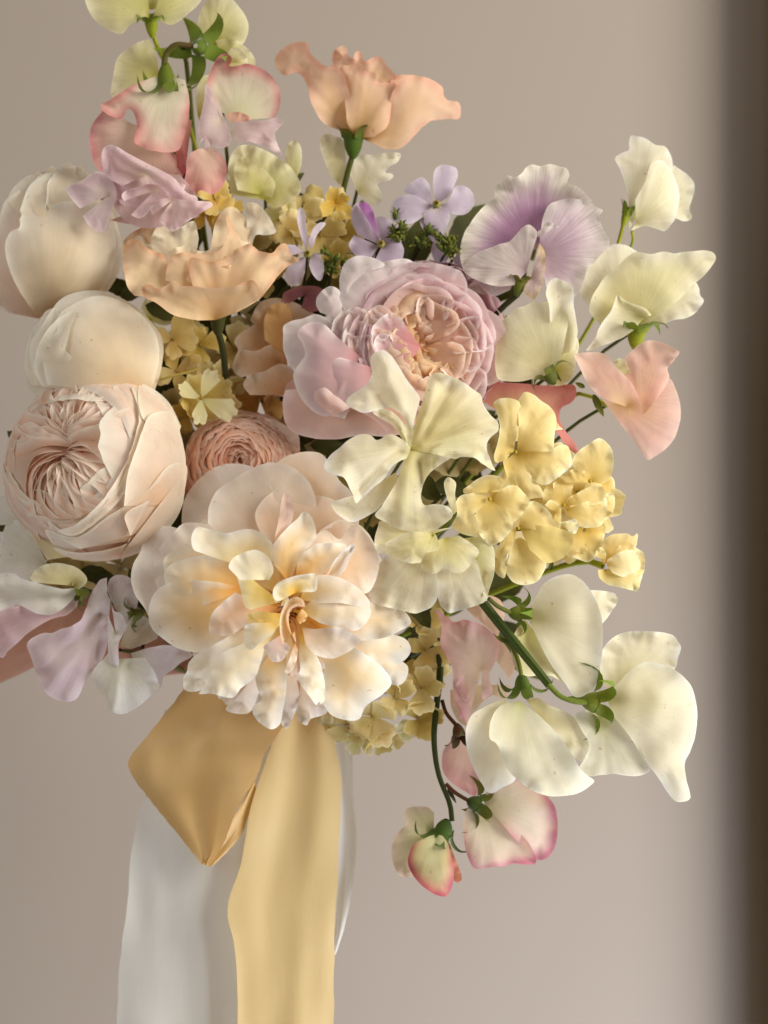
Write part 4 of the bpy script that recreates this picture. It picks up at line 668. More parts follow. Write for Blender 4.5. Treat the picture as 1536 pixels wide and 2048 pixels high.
petals(b, 228, 10, CREAM, [
 ('1240,1385', '1202,1370 1200,1340 1205,1300 1220,1280 1239,1268 1262,1263 1291,1262 1320,1264 1347,1271 1355,1281 1362,1294 1356,1316 1350,1338 1310,1360', dict(n=8, ruf=4)),
 ('1206,1430', '1180,1415 1150,1430 1160,1455 1178,1488 1170,1515 1158,1538 1166,1548 1178,1553 1204,1550 1230,1548 1256,1552 1281,1551 1300,1540 1285,1500 1253,1463 1225,1425', dict(col=[(0, 'd8da90'), (.5, 'ebe9d0'), (1, 'f0eee0')])),
 ('1215,1400', '1225,1378 1240,1362 1253,1347 1272,1332 1295,1323 1322,1328 1347,1338 1369,1355 1384,1375 1392,1402 1395,1431 1393,1455 1389,1478 1380,1504 1370,1525 1372,1555 1380,1586 1381,1596 1374,1602 1352,1603 1335,1585 1318,1558 1300,1534 1280,1506 1263,1478 1244,1453 1225,1431', dict(bulge=.16, nu=30, nt=90, ruf=6, n=5)),
])
calyx(b, (1168, 1402, 285), (.8, .1, -.5), 22, 26, 5, 62, [(0, '688028'), (.5, '788e2c'), (1, '76a040')], 1.25, lw=.30, rot=.55)
tube('stem', t, [(925, 1140, 150), (962, 1200, 212), (1030, 1286, 275), (1098, 1370, 305)], [8, 9, 9, 8], [(0, '2e4620'), (1, '46602c')], n=26, ns=30, ridge=.13)
tube('stalk', t, [(1096, 1368, 304), (1120, 1392, 304), (1145, 1402, 300), (1172, 1405, 288)], [6, 5, 6], [(0, '6c8a3c'), (1, '70882e')], n=16, ns=10)
tube('stem', t, [(925, 1140, 150), (880, 1120, 100), (700, 1200, -60), (550, 1400, -190)], [8, 8], GD, n=20)
# dangling bicolour spray
t = thing('sweet_pea_spray', 'dangling spray of pink-edged sweet peas on a curved dark stem below the bouquet', 'sweet pea spray', (870, 1450, 120))
b = node('blossom', t, (880, 1650, 110), 'smaller half closed blossom, lowest of all')
petals(b, 90, 12, BICOL, [
 ('868,1668', '868,1625 855,1614 841,1613 822,1614 810,1620 808,1634 812,1648 800,1660 789,1675 784,1692 783,1712 788,1732 798,1750 812,1754 827,1752 830,1720', dict(col=[(0, 'c8c890'), (.6, 'dcd4b0'), (1, 'e4d0bc')])),
 ('893,1680', '900,1688 910,1715 923,1752 923,1760 914,1765 900,1750', dict(col=[(0, 'd8d088'), (.6, 'e4b088'), (1, 'd08474')])),
 ('872,1668', '860,1672 842,1680 827,1690 819,1706 816,1727 824,1747 836,1763 852,1778 873,1790 884,1793 893,1792 902,1778 907,1759 908,1735 902,1712 895,1685 885,1672', dict(bulge=.26, col=[(0, 'c8d078'), (.4, 'e8e6b8'), (.7, 'eadca8'), (.86, 'e0a890'), (1, 'c85c74')])),
])
calyx(b, (893, 1642, 108), (-.3, .9, -.25), 20, 28, 5, 46, [(0, '3f6030'), (.5, '4c7034'), (1, '6a8a48')], 1.1, rot=.2)
b = node('blossom', t, (955, 1610, 120), 'broad blossom with pink rim')
petals(b, 95, 12, BICOL2, [
 ('965,1612', '945,1610 931,1623 927,1645 927,1670 931,1698 939,1722 945,1733 953,1738 972,1736 991,1733 1010,1732 1028,1727 1050,1729 1072,1726 1060,1690 1010,1640', dict(bulge=.15)),
 ('968,1606', '975,1580 995,1566 1012,1558 1028,1556 1052,1566 1075,1580 1093,1592 1108,1609 1114,1630 1115,1656 1113,1680 1108,1698 1098,1712 1084,1720 1074,1719 1062,1712 1040,1690 1009,1654', dict(bulge=.2, nu=26, nt=70)),
])
calyx(b, (938, 1602, 128), (.75, .3, -.5), 17, 20, 5, 46, [(0, '38502c'), (.5, '4c6a34'), (1, '8a8a50')], 1.25, rot=.8)
tube('stalk', b, [(892, 1568, 110), (910, 1585, 118), (938, 1602, 128)], 4, [(0, '6a3a30'), (1, '5a4a30')], n=12)
b = node('blossom', t, (930, 1460, 80), 'small pink blossom behind the stem')
petals(b, 60, 8, [(0, 'e4cfc0'), (.5, 'e8c8c0'), (1, 'e4b0b4')], [
 ('935,1465', '905,1478 887,1500 885,1540 896,1558 912,1572 932,1584 950,1592 962,1570 965,1530 955,1490', dict(bulge=.15))])
calyx(b, (914, 1450, 100), (.2, .9, .3), 14, 24, 5, 36, [(0, '4c3828'), (.5, '5a3c2a'), (1, '4a5a30')], .8); tube('stalk', b, [(884, 1400, 100), (892, 1425, 104), (912, 1450, 100)], 4, [(0, '5a3a2a'), (1, '5a3a2a')], n=12)
tube('stem', t, [(545, 1400, -190), (760, 1330, -60), (870, 1300, 80), (880, 1330, 100), (873, 1412, 108), (868, 1478, 110), (877, 1548, 110), (900, 1610, 108), (904, 1642, 104)], [7, 8, 8.5, 8, 7.5, 7, 6, 5, 5], [(0, '38502c'), (1, '3a4c28')], n=60, ns=12, ridge=.06)
leaf(t, (895, 1575, 112), (.5, .9, .1), 36, 8, GD, 'bract')
sp('crumpled shell pink sweet pea hanging beside the dangling dark stem', (950, 1310, 130), 110, 8, [(0, 'e6d2b8'), (.5, 'e8ccc4'), (.9, 'e6bfc0'), (1, 'dca2aa')], [
 ('960,1370', '900,1380 902,1412 915,1440 934,1452 945,1430 960,1410 985,1390 1010,1400 1020,1370', dict(col=[(0, 'e6d8b0'), (1, 'e8d0bc')])),
 ('985,1310', '1010,1230 1000,1200 960,1190 930,1210 980,1260 1010,1290 1030,1330 1020,1360', dict(col=[(0, 'ecd4bc'), (1, 'eed0bc')])),
 ('962,1340', '934,1450 922,1420 910,1400 905,1370 906,1338 892,1310 880,1286 884,1262 880,1240 868,1218 885,1228 906,1244 930,1240 960,1248 980,1262 994,1278 998,1300 992,1320 978,1352 984,1384 965,1400', dict(ruf=14, n=7, nu=26, nt=80, jag=.02)),
 ('945,1330', '915,1360 908,1390 918,1420 922,1440 934,1410 930,1380 925,1350', dict(dz=6)),
], None)
# ---------------------------------------------------------------- hydrangeas
def floret(parent, c, nrm, r, rot, col, kind=4, name='floret', jit=.12, mat=None, cupd=.2, wid=1.45, label=None):
    b = node(name, parent, c, label); rng = np.random.default_rng(int(c[0]*3+c[1]*5)); q = rng.uniform(0, .4)
    nrm = unit(np.array(nrm)+rng.normal(0, .16, 3))
    for k in range(kind):
        a = rot+k*2*math.pi/kind+rng.uniform(-jit, jit)*2; rr = r*rng.uniform(.8, 1.22)
        ad = unit(np.array(nrm)+rng.normal(0, .04, 3)); cc = np.array(c, float)+unit(nrm)*(k % 2)*3
        cup(b, cc, ad, a, wid*(5.2/kind)*.8, [(2, 0), (rr*.35, rr*cupd*.2), (rr*.75, rr*cupd), (rr, rr*cupd*1.2*rng.uniform(-.4, 2.4))], [(u_, lightn(h_, q*rng.uniform(.6, 1.2))) for u_, h_ in col], k=rng.uniform(.25, .5), pw=2.2, ruf=rr*.09, n=2.5, jag=.012, mat=mat or M_PETAL, nt=20, nu=12, name='sepal', wprof=(1.2, 1.05, 1.0, .95), notch=.02)
    emit('eye', b, *sphere(np.array(c, float)+unit(nrm)*3, r*.07), M_GREEN, np.tile(lin('a8983c'), (42, 1)), np.zeros((42, 2))); return b
def sphere(c, r):
    th = np.linspace(.15, np.pi-.15, 6); ph = np.linspace(0, 2*np.pi, 7, endpoint=False); A, Bp = np.meshgrid(th, ph, indexing='ij')
    return np.stack([np.sin(A)*np.cos(Bp), np.sin(A)*np.sin(Bp), np.cos(A)], -1).reshape(-1, 3)*r+np.array(c, float), gridf(6, 7, True)
HG = 'hydrangea clusters'
t = thing('hydrangea', 'butter yellow hydrangea cluster at the right of the bouquet, brightest yellow one', 'hydrangea', (1080, 970, 180), HG)
def fl(lbl, c, z, step, specs, col=HYD):
    b = node('floret', t, (*c, z)); petals(b, z, step, col, specs, name='sepal', bulge=.16, ruf=6, lip=1.3, nu=18, nt=48)
    emit('eye', b, *sphere((*c, z+step*4+4), 4.5), M_GREEN, np.tile(lin('b8a83c'), (42, 1)), np.zeros((42, 2)))
fl('', (1170, 1060), 150, 6, [
 ('1170,1060', '1140,1110 1160,1120 1177,1124 1196,1108 1207,1080 1210,1050 1200,1040'), ('1160,1050', '1120,1090 1135,1112 1155,1118 1175,1100', dict(col=HYD)), ('1165,1040', '1205,1000 1216,985 1228,990 1227,1020 1212,1040')])
fl('', (1180, 962), 160, 7, [
 ('1205,960', '1215,950 1226,955 1230,975 1226,996 1215,1000 1200,985'),
 ('1182,964', '1160,945 1144,928 1150,910 1165,896 1182,885 1199,876 1214,886 1224,900 1228,918 1226,936 1220,958 1205,968'),
 ('1180,965', '1105,966 1125,950 1148,938 1165,940 1180,950')])
fl('', (1127, 1010), 175, 8, [
 ('1127,1010', '1092,1022 1086,1000 1090,976 1110,963 1130,960 1146,966 1142,990'),
 ('1130,1012', '1148,990 1173,976 1190,972 1208,976 1208,1000 1190,1010 1165,1008'),
 ('1132,1018', '1161,1008 1190,998 1212,996 1214,1015 1211,1031 1203,1050 1180,1056 1156,1052'),
 ('1110,1025', '1090,1010 1100,1000 1120,1010 1122,1040 1116,1076 1105,1050', dict(dz=6)),
 ('1126,1050', '1118,1044 1134,1042 1150,1038 1157,1052 1150,1068 1138,1064', dict(col=CREAMY, dz=8))])
fl('', (1036, 1057), 185, 8, [
 ('1036,1057', '1012,1122 1020,1090 1040,1075 1060,1090 1085,1110 1093,1129 1084,1150 1076,1162 1060,1169 1042,1170 1026,1164 1017,1154 1010,1140'),
 ('1034,1056', '1020,1062 1005,1078 995,1095 988,1112 985,1129 991,1145 998,1152 1008,1157 1013,1140 1015,1115 1026,1086'),
 ('1040,1056', '1060,1050 1100,1052 1144,1068 1146,1085 1139,1099 1130,1112 1118,1120 1100,1126 1089,1124 1074,1112 1059,1099', dict(col=[(0, 'c9b348'), (.3, 'ddc878'), (1, 'e8d898')])),
 ('1038,1054', '1040,1036 1050,1018 1063,1002 1078,1006 1089,1014 1102,1028 1110,1044 1119,1060 1114,1076 1100,1066 1070,1060')])
fl('', (1031, 904), 200, 8, [
 ('1034,904', '1105,898 1122,890 1135,892 1142,910 1144,930 1125,948 1105,963 1092,970 1080,968 1060,955 1046,938'),
 ('1031,904', '1015,918 1008,942 1018,958 1029,968 1040,985 1055,997 1072,996 1089,993 1084,980 1075,968 1055,942', dict(dz=-4)),
 ('1034,902', '1038,850 1036,807 1042,792 1050,784 1068,790 1084,803 1098,812 1110,828 1113,845 1110,862 1108,882 1106,901 1085,903'),
 ('1028,902', '1010,920 992,925 988,912 994,890 1000,858 995,830 987,807 994,799 1008,796 1024,797 1038,803 1042,820 1042,841 1036,862 1030,885', dict(fold=[(.6, .15, 10)])),
 ('1020,925', '1012,905 1006,920 1010,940 1022,972 1040,990 1030,950', dict(dz=-8))])
fl('', (979, 998), 225, 8, [
 ('985,1000', '968,960 985,950 1000,952 1010,930 1018,960 1024,985', dict(dz=-8)),
 ('982,1002', '1000,980 1021,970 1034,972 1048,986 1060,1002 1054,1016 1046,1027 1034,1040 1017,1048 1008,1030', dict(dz=-6)),
 ('980,1000', '945,1033 950,1050 958,1066 968,1080 983,1091 1000,1084 1012,1074 1022,1060 1026,1048 1010,1020', dict(dz=-4)),
 ('978,1000', '966,980 945,986 924,990 915,998 910,1010 914,1028 904,1052 914,1062 928,1069 948,1074 966,1077 958,1050 948,1028', dict()),
 ('980,985', '928,987 926,980 936,972 952,960 970,951 986,950 1000,955 1006,970 1000,982 985,984', dict(dz=4, curl=.1))])
for x, y, n_ in [(1090, 930, (.1, -.1, 1)), (1120, 1060, (.2, .2, 1)), (1060, 1010, (0, 0, 1)), (1155, 985, (.3, 0, 1)), (1010, 1000, (-.2, 0, 1)), (1180, 1010, (.4, .1, 1)), (1075, 1090, (0, .3, 1)), (1060, 860, (0, -.2, 1))]:
    floret(t, (x, y, 128), n_, 56, x*.37, HYD, wid=1.6)
stem_to_bind(t, (1080, 1000, 90), 120, 8, GD)
for (x, y) in ((1060, 960), (1090, 965), (1100, 1140), (1080, 1135), (1052, 1000)): leaf(t, (x, y, 165), (random.uniform(-1, 1), random.uniform(-1, 1), .3), 26, 10, GS, 'bract')
t = thing('freesia_floret', 'single small butter yellow cupped floret jutting right below the hydrangea', 'flower', (1215, 1130, 170))
petals(t, 150, 7, HYD, [
 ('1215,1130', '1230,1100 1254,1080 1271,1095 1287,1106 1290,1124 1284,1150 1250,1140', dict(bulge=.2)),
 ('1206,1130', '1200,1110 1203,1086 1212,1076 1224,1069 1240,1067 1256,1067 1265,1073 1275,1066 1275,1080 1270,1096 1240,1110', dict(col=[(0, 'e8b440'), (.4, 'eed080'), (1, 'f6e6b0')])),
 ('1212,1138', '1196,1140 1199,1155 1214,1168 1240,1175 1262,1180 1273,1184 1281,1165 1284,1145 1250,1135', dict(bulge=.2)),
 ('1214,1130', '1214,1120 1232,1108 1252,1100 1272,1102 1280,1120 1278,1142 1262,1152 1245,1154 1225,1146', dict(bulge=.24, col=[(0, 'e8cc70'), (.5, 'f3e6b4'), (1, 'f8f0cc')])),
 ('1206,1120', '1190,1112 1194,1098 1203,1094 1212,1108 1208,1126', dict())], mat=M_PETAL)
tube('stem', t, [(1206, 1132, 150), (1175, 1122, 130), (1000, 1180, 0), (545, 1400, -190)], [7, 5, 6], GB, n=24)
rng = np.random.default_rng(21)
t = thing('hydrangea', 'olive gold hydrangea cluster hanging below the open rose at bottom', 'hydrangea', (790, 1400, 60), HG)
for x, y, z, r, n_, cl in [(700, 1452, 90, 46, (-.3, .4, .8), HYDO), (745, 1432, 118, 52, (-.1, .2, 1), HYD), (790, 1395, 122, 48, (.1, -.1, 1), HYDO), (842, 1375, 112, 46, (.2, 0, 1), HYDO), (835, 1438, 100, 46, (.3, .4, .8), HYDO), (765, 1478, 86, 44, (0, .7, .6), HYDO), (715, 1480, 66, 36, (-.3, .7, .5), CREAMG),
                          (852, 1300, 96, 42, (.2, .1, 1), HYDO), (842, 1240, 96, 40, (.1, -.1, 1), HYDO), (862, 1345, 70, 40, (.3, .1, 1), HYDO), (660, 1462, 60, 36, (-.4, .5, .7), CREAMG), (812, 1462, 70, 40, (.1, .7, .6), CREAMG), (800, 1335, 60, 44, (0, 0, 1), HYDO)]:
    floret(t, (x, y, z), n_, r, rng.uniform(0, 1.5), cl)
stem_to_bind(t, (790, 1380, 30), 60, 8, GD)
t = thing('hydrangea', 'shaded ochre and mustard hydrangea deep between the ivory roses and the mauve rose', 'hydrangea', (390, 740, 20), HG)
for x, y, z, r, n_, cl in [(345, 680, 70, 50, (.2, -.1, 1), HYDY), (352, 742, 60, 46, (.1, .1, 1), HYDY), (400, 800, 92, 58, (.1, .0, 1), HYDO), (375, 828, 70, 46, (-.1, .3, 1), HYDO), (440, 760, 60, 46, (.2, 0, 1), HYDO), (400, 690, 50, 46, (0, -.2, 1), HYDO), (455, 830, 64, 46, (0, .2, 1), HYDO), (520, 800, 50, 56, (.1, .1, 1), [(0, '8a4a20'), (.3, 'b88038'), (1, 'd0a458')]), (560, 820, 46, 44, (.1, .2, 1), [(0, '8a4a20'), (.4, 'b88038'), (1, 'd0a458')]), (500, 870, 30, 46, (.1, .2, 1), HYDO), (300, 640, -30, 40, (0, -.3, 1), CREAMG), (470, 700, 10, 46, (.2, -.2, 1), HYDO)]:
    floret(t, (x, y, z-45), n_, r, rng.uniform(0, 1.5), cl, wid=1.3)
b = floret(t, (402, 797, 78), (.05, 0, 1), 62, .35, [(0, 'b0a858'), (.3, 'd0c880'), (1, 'dcd498')], wid=.85)
tube('twig', t, [(318, 760, 80), (345, 752, 88), (375, 745, 92), (398, 738, 94)], 2.5, [(0, 'b8b070'), (1, 'b8b070')], n=14)
stem_to_bind(t, (400, 760, 10), 60, 8, GD)
t = thing('hydrangea', 'olive yellow hydrangea cluster at the top centre behind the lavender flowers', 'hydrangea', (640, 440, -20), HG)
for x, y, z, r, n_, cl in [(650, 415, -10, 50, (.1, -.3, 1), HYDO), (600, 430, -6, 48, (-.1, -.2, 1), HYD), (672, 404, 14, 34, (.2, 0, 1), HYDY), (640, 470, 20, 50, (0, .1, 1), HYDO), (585, 470, 10, 44, (-.2, .1, 1), HYD), (680, 470, 0, 44, (.2, .1, 1), HYDO), (670, 520, 10, 40, (.1, .1, 1), HYDO), (560, 440, -20, 40, (-.3, -.2, 1), CREAMG)]:
    floret(t, (x, y, z), n_, r, rng.uniform(0, 1.5), cl)
stem_to_bind(t, (640, 450, -40), 60, 8, GD)
t = thing('hydrangea', 'small bright mustard hydrangea bunch right above the peach lisianthus', 'hydrangea', (430, 410, 20), HG)
for x, y, z, r, n_ in [(430, 400, 46, 42, (0, -.1, 1)), (455, 425, 36, 40, (.2, .1, 1)), (410, 430, 30, 36, (-.1, .2, 1))]: floret(t, (x, y, z), n_, r, rng.uniform(0, 1.5), HYDY)
stem_to_bind(t, (430, 420, 0), 60, 6, GD)
# ---------------------------------------------------------------- lavender flowers with green buds
def lav(label, pos, z, specs, col=LAV, g='lavender blossoms', centre=True):
    t = thing('lavender_blossom', label, 'flower', (*pos, z), g); petals(t, z, 5, col, specs, mat=M_PETAL, bulge=.14, ruf=3, n=2, nu=14, nt=36)
    if centre:
        emit('throat', t, *sphere((*pos, z+24), 9), M_GREEN, np.tile(lin('98a070'), (42, 1)), np.zeros((42, 2)))
        for k in range(4): tube('stamen', t, [(*pos, z+20), (pos[0]+3*math.cos(k*1.6), pos[1]+3*math.sin(k*1.6)-3, z+40)], [1.4, 2.2], [(0, 'a8a860'), (1, 'd8d0a0')], n=6, ns=5)
    stem_to_bind(t, (*pos, z), 60, 4.5, GD); return t
lav('lavender five petalled blossom facing forward, highest of the lavender group', (873, 408), 26, [
 ('872,408', '868,390 866,365 870,340 882,330 897,331 912,336 916,350 908,372 896,395'), ('868,408', '862,392 858,368 843,354 828,362 815,370 808,383 822,390 840,402'),
 ('870,412', '855,404 827,390 800,393 786,404 781,420 783,437 795,446 812,448 830,444 842,436 850,422'), ('878,410', '895,404 904,388 908,376 918,371 932,373 946,387 949,405 940,422 925,430 905,428'),
 ('873,414', '850,424 848,440 855,458 866,470 875,478 886,468 893,455 900,435 897,418')])
lav('darker violet bell shaped lavender blossom left of the highest one', (762, 488), 50, [
 ('760,490', '715,470 704,445 702,425 708,410 718,406 735,420 750,440'), ('765,488', '745,440 760,432 785,445 798,470 800,490 780,500'), ('758,492', '708,470 698,490 712,512 740,520'), ('764,492', '800,480 808,500 800,525 775,532 750,520'), ('760,480', '716,408 730,404 744,418 752,445', dict(col=[(0, 'b890b8'), (1, 'a86ca8')]))], LAVD)
lav('narrow petalled lilac star blossom touching the right tip of the peach lisianthus', (615, 508), 60, [
 ('614,508', '604,480 596,450 594,428 602,414 610,425 612,450 618,480'), ('620,500', '618,480 626,458 640,445 652,446 646,456 634,470 628,490'), ('612,512', '590,520 572,540 570,560 586,572 600,570 610,545'), ('620,512', '632,505 645,520 648,545 640,562 625,548 618,530'), ('608,506', '590,490 565,490 556,500 575,512')], LAV)
lav('half hidden lavender blossom peeping over the upper edge of the mauve rose', (905, 520), 30, [
 ('900,510', '870,480 862,500 872,525 890,530'), ('905,520', '920,500 945,500 960,540 970,580 950,585 925,560'), ('900,515', '850,470 840,440 870,452 890,480')], LAVD, centre=False)
lav('mauve petal tips deep between the lisianthus and the mauve rose', (610, 590), 20, [('610,590', '570,610 565,590 590,575 640,575 660,600 640,620 600,625')], [(0, 'a06878'), (1, 'c89098')], centre=False)
for j, (x, y, z, n_, lab) in enumerate([(800, 470, 60, 12, 'spiky green bud cluster between the two larger lavender blossoms'), (895, 500, 62, 14, 'spiky green bud cluster below the highest lavender blossom'), (665, 535, 60, 11, 'dark green bud cluster beside the lilac star blossom'), (845, 485, 48, 9, 'small green bud tuft right above the mauve rose')]):
    t = thing('bud_cluster', lab, 'flower buds', (x, y, z), 'green bud clusters')
    for k in range(n_):
        a = rng.uniform(0, 6.28); el = rng.uniform(.2, 1); d = unit((math.cos(a)*el, math.sin(a)*el-.3, .5)); p = np.array([x, y, z])+rng.normal(0, 9, 3)*np.array([1, 1.2, .6])
        tube('bud', t, [p, p+d*10, p+d*rng.uniform(20, 30)], [3, 6.5, .6], [(0, '46602c'), (.6, '5a7434'), (1, '8a9a50')], n=9, ns=7)
        calyx(t, p+d*8, d, 4, 5, 5, 15, GS, .5, 'calyx')
    stem_to_bind(t, (x, y, z-10), 60, 4, GD)
# ---------------------------------------------------------------- half hidden peach rose
t = thing('rose', 'shadowed peach rose mostly hidden left behind the mauve pink rose', 'rose', (540, 710, 10))
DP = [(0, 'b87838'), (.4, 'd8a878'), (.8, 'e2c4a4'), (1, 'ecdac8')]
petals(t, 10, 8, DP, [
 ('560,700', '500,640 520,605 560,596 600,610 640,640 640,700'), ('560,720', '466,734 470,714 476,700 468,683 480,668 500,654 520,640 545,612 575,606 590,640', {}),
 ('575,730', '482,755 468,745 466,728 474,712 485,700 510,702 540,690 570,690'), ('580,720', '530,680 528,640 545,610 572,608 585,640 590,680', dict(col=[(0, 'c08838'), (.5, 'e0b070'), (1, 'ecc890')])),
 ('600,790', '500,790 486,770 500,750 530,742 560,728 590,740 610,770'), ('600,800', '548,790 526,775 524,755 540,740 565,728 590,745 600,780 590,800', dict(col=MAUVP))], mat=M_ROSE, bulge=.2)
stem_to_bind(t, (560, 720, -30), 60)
# ---------------------------------------------------------------- foliage deep in the bouquet
def sprig(label, p, leaves):
    t = thing('leaf_sprig', label, 'leaves', p, 'dark leaf sprigs')
    for (x, y, z, dx, dy, dz, L, w) in leaves: leaf(t, (x, y, z), (dx, dy, dz), L, w, GD)
    stem_to_bind(t, p, 30, 5, GD)
rng = np.random.default_rng(77)
t = thing('hydrangea', 'olive hydrangea with shade put into its colour, filling the hollow deep behind the central flowers', 'hydrangea', (700, 900, -90), HG)
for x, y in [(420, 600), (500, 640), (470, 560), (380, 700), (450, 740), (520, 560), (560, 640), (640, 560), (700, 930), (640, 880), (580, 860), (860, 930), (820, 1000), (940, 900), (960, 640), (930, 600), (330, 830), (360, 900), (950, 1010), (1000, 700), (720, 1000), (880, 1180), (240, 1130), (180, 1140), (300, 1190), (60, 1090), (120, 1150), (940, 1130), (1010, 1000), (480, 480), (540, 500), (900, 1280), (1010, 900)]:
    floret(t, (x, y, -70+rng.uniform(-20, 20)), (rng.uniform(-.3, .3), rng.uniform(-.3, .3), 1), rng.uniform(46, 60), rng.uniform(0, 1.5), [(0, '6a5a24'), (.4, '9a8440'), (1, 'b8a45c')])  # filler florets; the hollow's shade is put into their dark olive
sprig_pts = [(x, y) for x in range(360, 1040, 95) for y in range(480, 1300, 100)]
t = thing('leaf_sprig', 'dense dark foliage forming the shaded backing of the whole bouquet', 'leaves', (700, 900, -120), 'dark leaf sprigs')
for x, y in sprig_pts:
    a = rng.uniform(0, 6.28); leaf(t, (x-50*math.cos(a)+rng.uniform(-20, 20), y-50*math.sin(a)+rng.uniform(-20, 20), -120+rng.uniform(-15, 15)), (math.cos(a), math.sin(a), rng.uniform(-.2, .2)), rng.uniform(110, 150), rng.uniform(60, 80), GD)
sprig('dark green leaves in the gap left of the mauve rose under the lilac star', (600, 600, -30), [(600, 600, -20, -.8, .2, 0, 110, 40), (610, 590, -20, .5, -.6, 0, 90, 36), (560, 610, -30, -.4, .7, 0, 90, 36), (640, 600, -20, .6, .4, 0, 80, 30), (660, 560, 0, -.5, -.6, .1, 70, 26), (580, 570, 10, -.3, .6, .1, 60, 24)])
sprig('dark green leaf behind the big open cream sweet pea', (900, 980, 120), [(870, 965, 150, .9, .25, 0, 76, 42), (880, 1000, 140, -.5, -.5, 0, 90, 40), (800, 950, 130, -.3, .9, 0, 90, 36), (820, 1180, 120, .3, .6, 0, 90, 40)])
sprig('dark green leaves peeping between the two upper ivory roses', (230, 590, -50), [(200, 560, -40, .8, .3, 0, 90, 34), (240, 600, -20, .7, -.5, 0, 80, 34), (290, 610, -20, .6, .2, 0, 90, 36)])
sprig('green leaf tips at the far left edge beside the big blush ball', (20, 1030, -20), [(40, 1030, -10, -.9, -.2, 0, 70, 20), (45, 1050, -10, -.9, .1, 0, 80, 18), (60, 900, -60, -.6, -.5, 0, 60, 30)])
sprig('dark leaves in the hollow behind the pale sweet peas at lower left', (210, 1170, 0), [(190, 1150, 40, .6, .5, .1, 90, 40), (240, 1200, 30, .5, .7, 0, 100, 40), (160, 1140, 40, .7, .2, 0, 80, 36), (290, 1220, 60, -.3, -.8, 0, 90, 36)])
sprig('dark leaves in shadow between coral rose and mauve rose', (660, 900, 10), [(620, 890, 20, .8, .1, 0, 90, 34), (700, 900, 30, -.6, .5, 0, 80, 30), (640, 860, 0, -.8, .3, 0, 90, 34), (560, 870, 0, .5, .5, 0, 90, 40)])
sprig('dark leaves in shadow behind the bottom hydrangea and open rose', (800, 1280, 20), [(830, 1230, 40, .3, .9, 0, 100, 40), (780, 1300, 30, .6, .6, 0, 110, 40), (860, 1330, 40, -.2, .9, 0, 90, 34), (640, 1400, 20, .8, .5, 0, 100, 44)])
sprig('small dark leaves above the peach lisianthus behind the pink frills', (480, 420, -20), [(560, 380, -20, .7, -.5, 0, 60, 22), (400, 470, 10, -.6, -.5, 0, 70, 26), (355, 330, 0, .2, .9, 0, 70, 24), (600, 385, -20, .3, .8, 0, 60, 20)])
# ---------------------------------------------------------------- ribbons
def ribbon(parent, name, left, right, col, nu=90, nt=22, wave=8, label=None, seed=1, fray=1.2):
    rng = np.random.default_rng(seed); Lc = spline(np.array(left, float), nu); Rc = spline(np.array(right, float), nu); t = np.linspace(0, 1, nt); U, T = np.meshgrid(np.linspace(0, 1, nu), t, indexing='ij')
    P = Lc[:, None]*(1-T)[..., None]+Rc[:, None]*T[..., None]; ph = rng.uniform(0, 6, 4)
    P[..., 2] += wave*(.8*np.sin(3*U+7*T+ph[0])+.3*np.sin(7*U-9*T+ph[1])+.14*np.sin(1.5*U+13*T+ph[2])+.04*np.sin(5*U+27*T+ph[3])+.25*field(P[..., 0], P[..., 1]*.35, rng, (40, 90))); P[:, 0, 0] += noise1(nu, nu//2, rng)*fray; P[:, -1, 0] += noise1(nu, nu//2, rng)*fray
    C = np.ones((nu, nt, 1))*lin(col); C = C*(1+.03*noise1(nu, 8, rng)[:, None, None]); return emit(name, parent, P, gridf(nu, nt), M_SILK, C, np.stack([T*2, U*6], -1), label)
t = thing('ribbon', 'mustard yellow silk ribbon with a folded loop and a long tail', 'ribbon', (560, 1440, 60))
ribbon(t, 'tail', [(540, 1380, 80), (547, 1467, 84), (524, 1545, 90), (500, 1623, 96), (481, 1729, 92), (455, 1819, 100), (471, 1912, 96), (468, 2800, 92)], [(668, 1380, 70), (669, 1483, 70), (681, 1545, 66), (678, 1701, 60), (670, 1858, 62), (666, 2800, 56)], 'ebd29c', wave=9, seed=2)
ribbon(t, 'loop', [(380, 1360, 60), (330, 1428, 92), (288, 1480, 104), (256, 1526, 96), (300, 1600, 60), (352, 1664, 70), (392, 1714, 92), (402, 1728, 100)], [(620, 1370, 84), (590, 1420, 112), (560, 1462, 124), (528, 1512, 118), (512, 1556, 124), (478, 1610, 126), (446, 1690, 118), (420, 1733, 110)], 'e2c086', wave=10, seed=5, label='folded loop in deeper gold')
ribbon(t, 'fold', [(508, 1560, 100), (470, 1630, 108), (435, 1690, 108), (404, 1729, 104)], [(512, 1575, 92), (500, 1625, 90), (475, 1680, 92), (426, 1732, 100)], 'dfbc80', nu=30, wave=3, seed=4)
ribbon(t, 'knot', [(500, 1380, 20), (500, 1410, 60), (500, 1450, 20)], [(640, 1380, 20), (640, 1410, 60), (640, 1450, 20)], 'e2c086', nu=20, wave=3)
t = thing('ribbon', 'white silk ribbon hanging behind the yellow one', 'ribbon', (520, 1440, 10))
ribbon(t, 'tail', [(330, 1420, 10), (300, 1540, 20), (284, 1602, 26), (264, 1701, 20), (254, 1819, 30), (239, 1936, 24), (214, 2800, 30)], [(560, 1420, 20), (540, 1540, 30), (520, 1650, 38), (505, 1760, 40), (500, 1850, 44), (500, 1950, 44), (500, 2800, 40)], 'eff1f2', wave=14, seed=7)
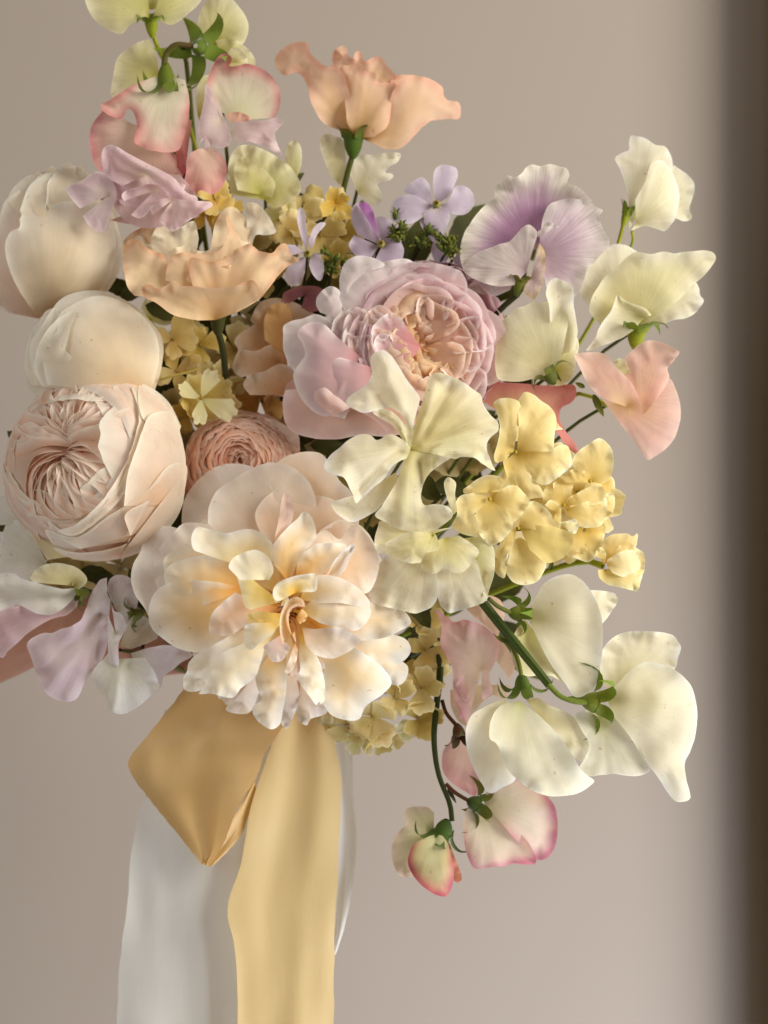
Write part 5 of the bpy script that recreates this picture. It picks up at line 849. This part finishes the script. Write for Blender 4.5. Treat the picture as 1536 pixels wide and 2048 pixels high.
ribbon(t, 'tail', [(600, 1420, 0), (640, 1540, 6), (650, 1680, 0), (655, 1780, -6), (660, 1850, 0), (664, 1905, 0)], [(690, 1440, 0), (704, 1510, 0), (706, 1584, -10), (713, 1682, -16), (705, 1772, -10), (688, 1858, -6), (670, 1910, 0)], 'eaeae8', wave=5, seed=9)
# ---------------------------------------------------------------- the hand that holds the stems
SKIN = plain('skin', 'a87860', .5, 260, .12, .3, .2)
def skinned(name, parent, chains, label=None):
    V = []; E = []; Rr = []
    for ch in chains:
        prev = ch.get('root')
        for (x, y, z, r) in ch['p']:
            V.append(W((x, y, z))); Rr.append(r*S); i = len(V)-1
            if prev is not None: E.append((prev, i))
            prev = i
    me = bpy.data.meshes.new(name); me.from_pydata([tuple(v-origin(parent)) for v in V], E, []); o = bpy.data.objects.new(name, me); scene.collection.objects.link(o); o.parent = parent
    m = o.modifiers.new('skin', 'SKIN'); m.use_smooth_shade = True
    for i, r in enumerate(Rr): me.skin_vertices[0].data[i].radius = (r, r)
    me.skin_vertices[0].data[0].use_root = True
    s = o.modifiers.new('smooth', 'SUBSURF'); s.levels = 2; s.render_levels = 2; me.materials.append(SKIN)
    if label: o['label'] = label
    return o
t = thing('person', 'bare hand and wrist from the left edge, holding the stems behind pale sweet peas', 'person', (-100, 1300, -120))
palm = [(-900, 1620, -150, 190), (-560, 1520, -150, 150), (-260, 1385, -160, 120), (-60, 1288, -170, 108), (90, 1222, -180, 88), (220, 1222, -190, 96)]
chains = [dict(p=palm)]
for k, (y0, y1, ln, r) in enumerate([(1165, 1150, 1.0, 40), (1215, 1210, 1.08, 42), (1262, 1265, 1.02, 40), (1308, 1318, .85, 34)]):       # four fingers round the stem bundle
    L = ln; chains.append(dict(root=5, p=[(285, y0+20, -185, r*1.05), (330+20*L, y1, -140, r), (430+30*L, y1+4, -80, r*.92), (540+30*L, y1+10, -60, r*.85), (600+40*L, y1+16, -110, r*.7), (605+40*L, y1+18, -150, r*.5)]))
chains.append(dict(root=4, p=[(200, 1190, -260, 52), (330, 1170, -310, 46), (440, 1180, -300, 40), (530, 1200, -270, 30)]))
import mathutils
V = []; E = []; RR = []
skinned('hand', t, chains)
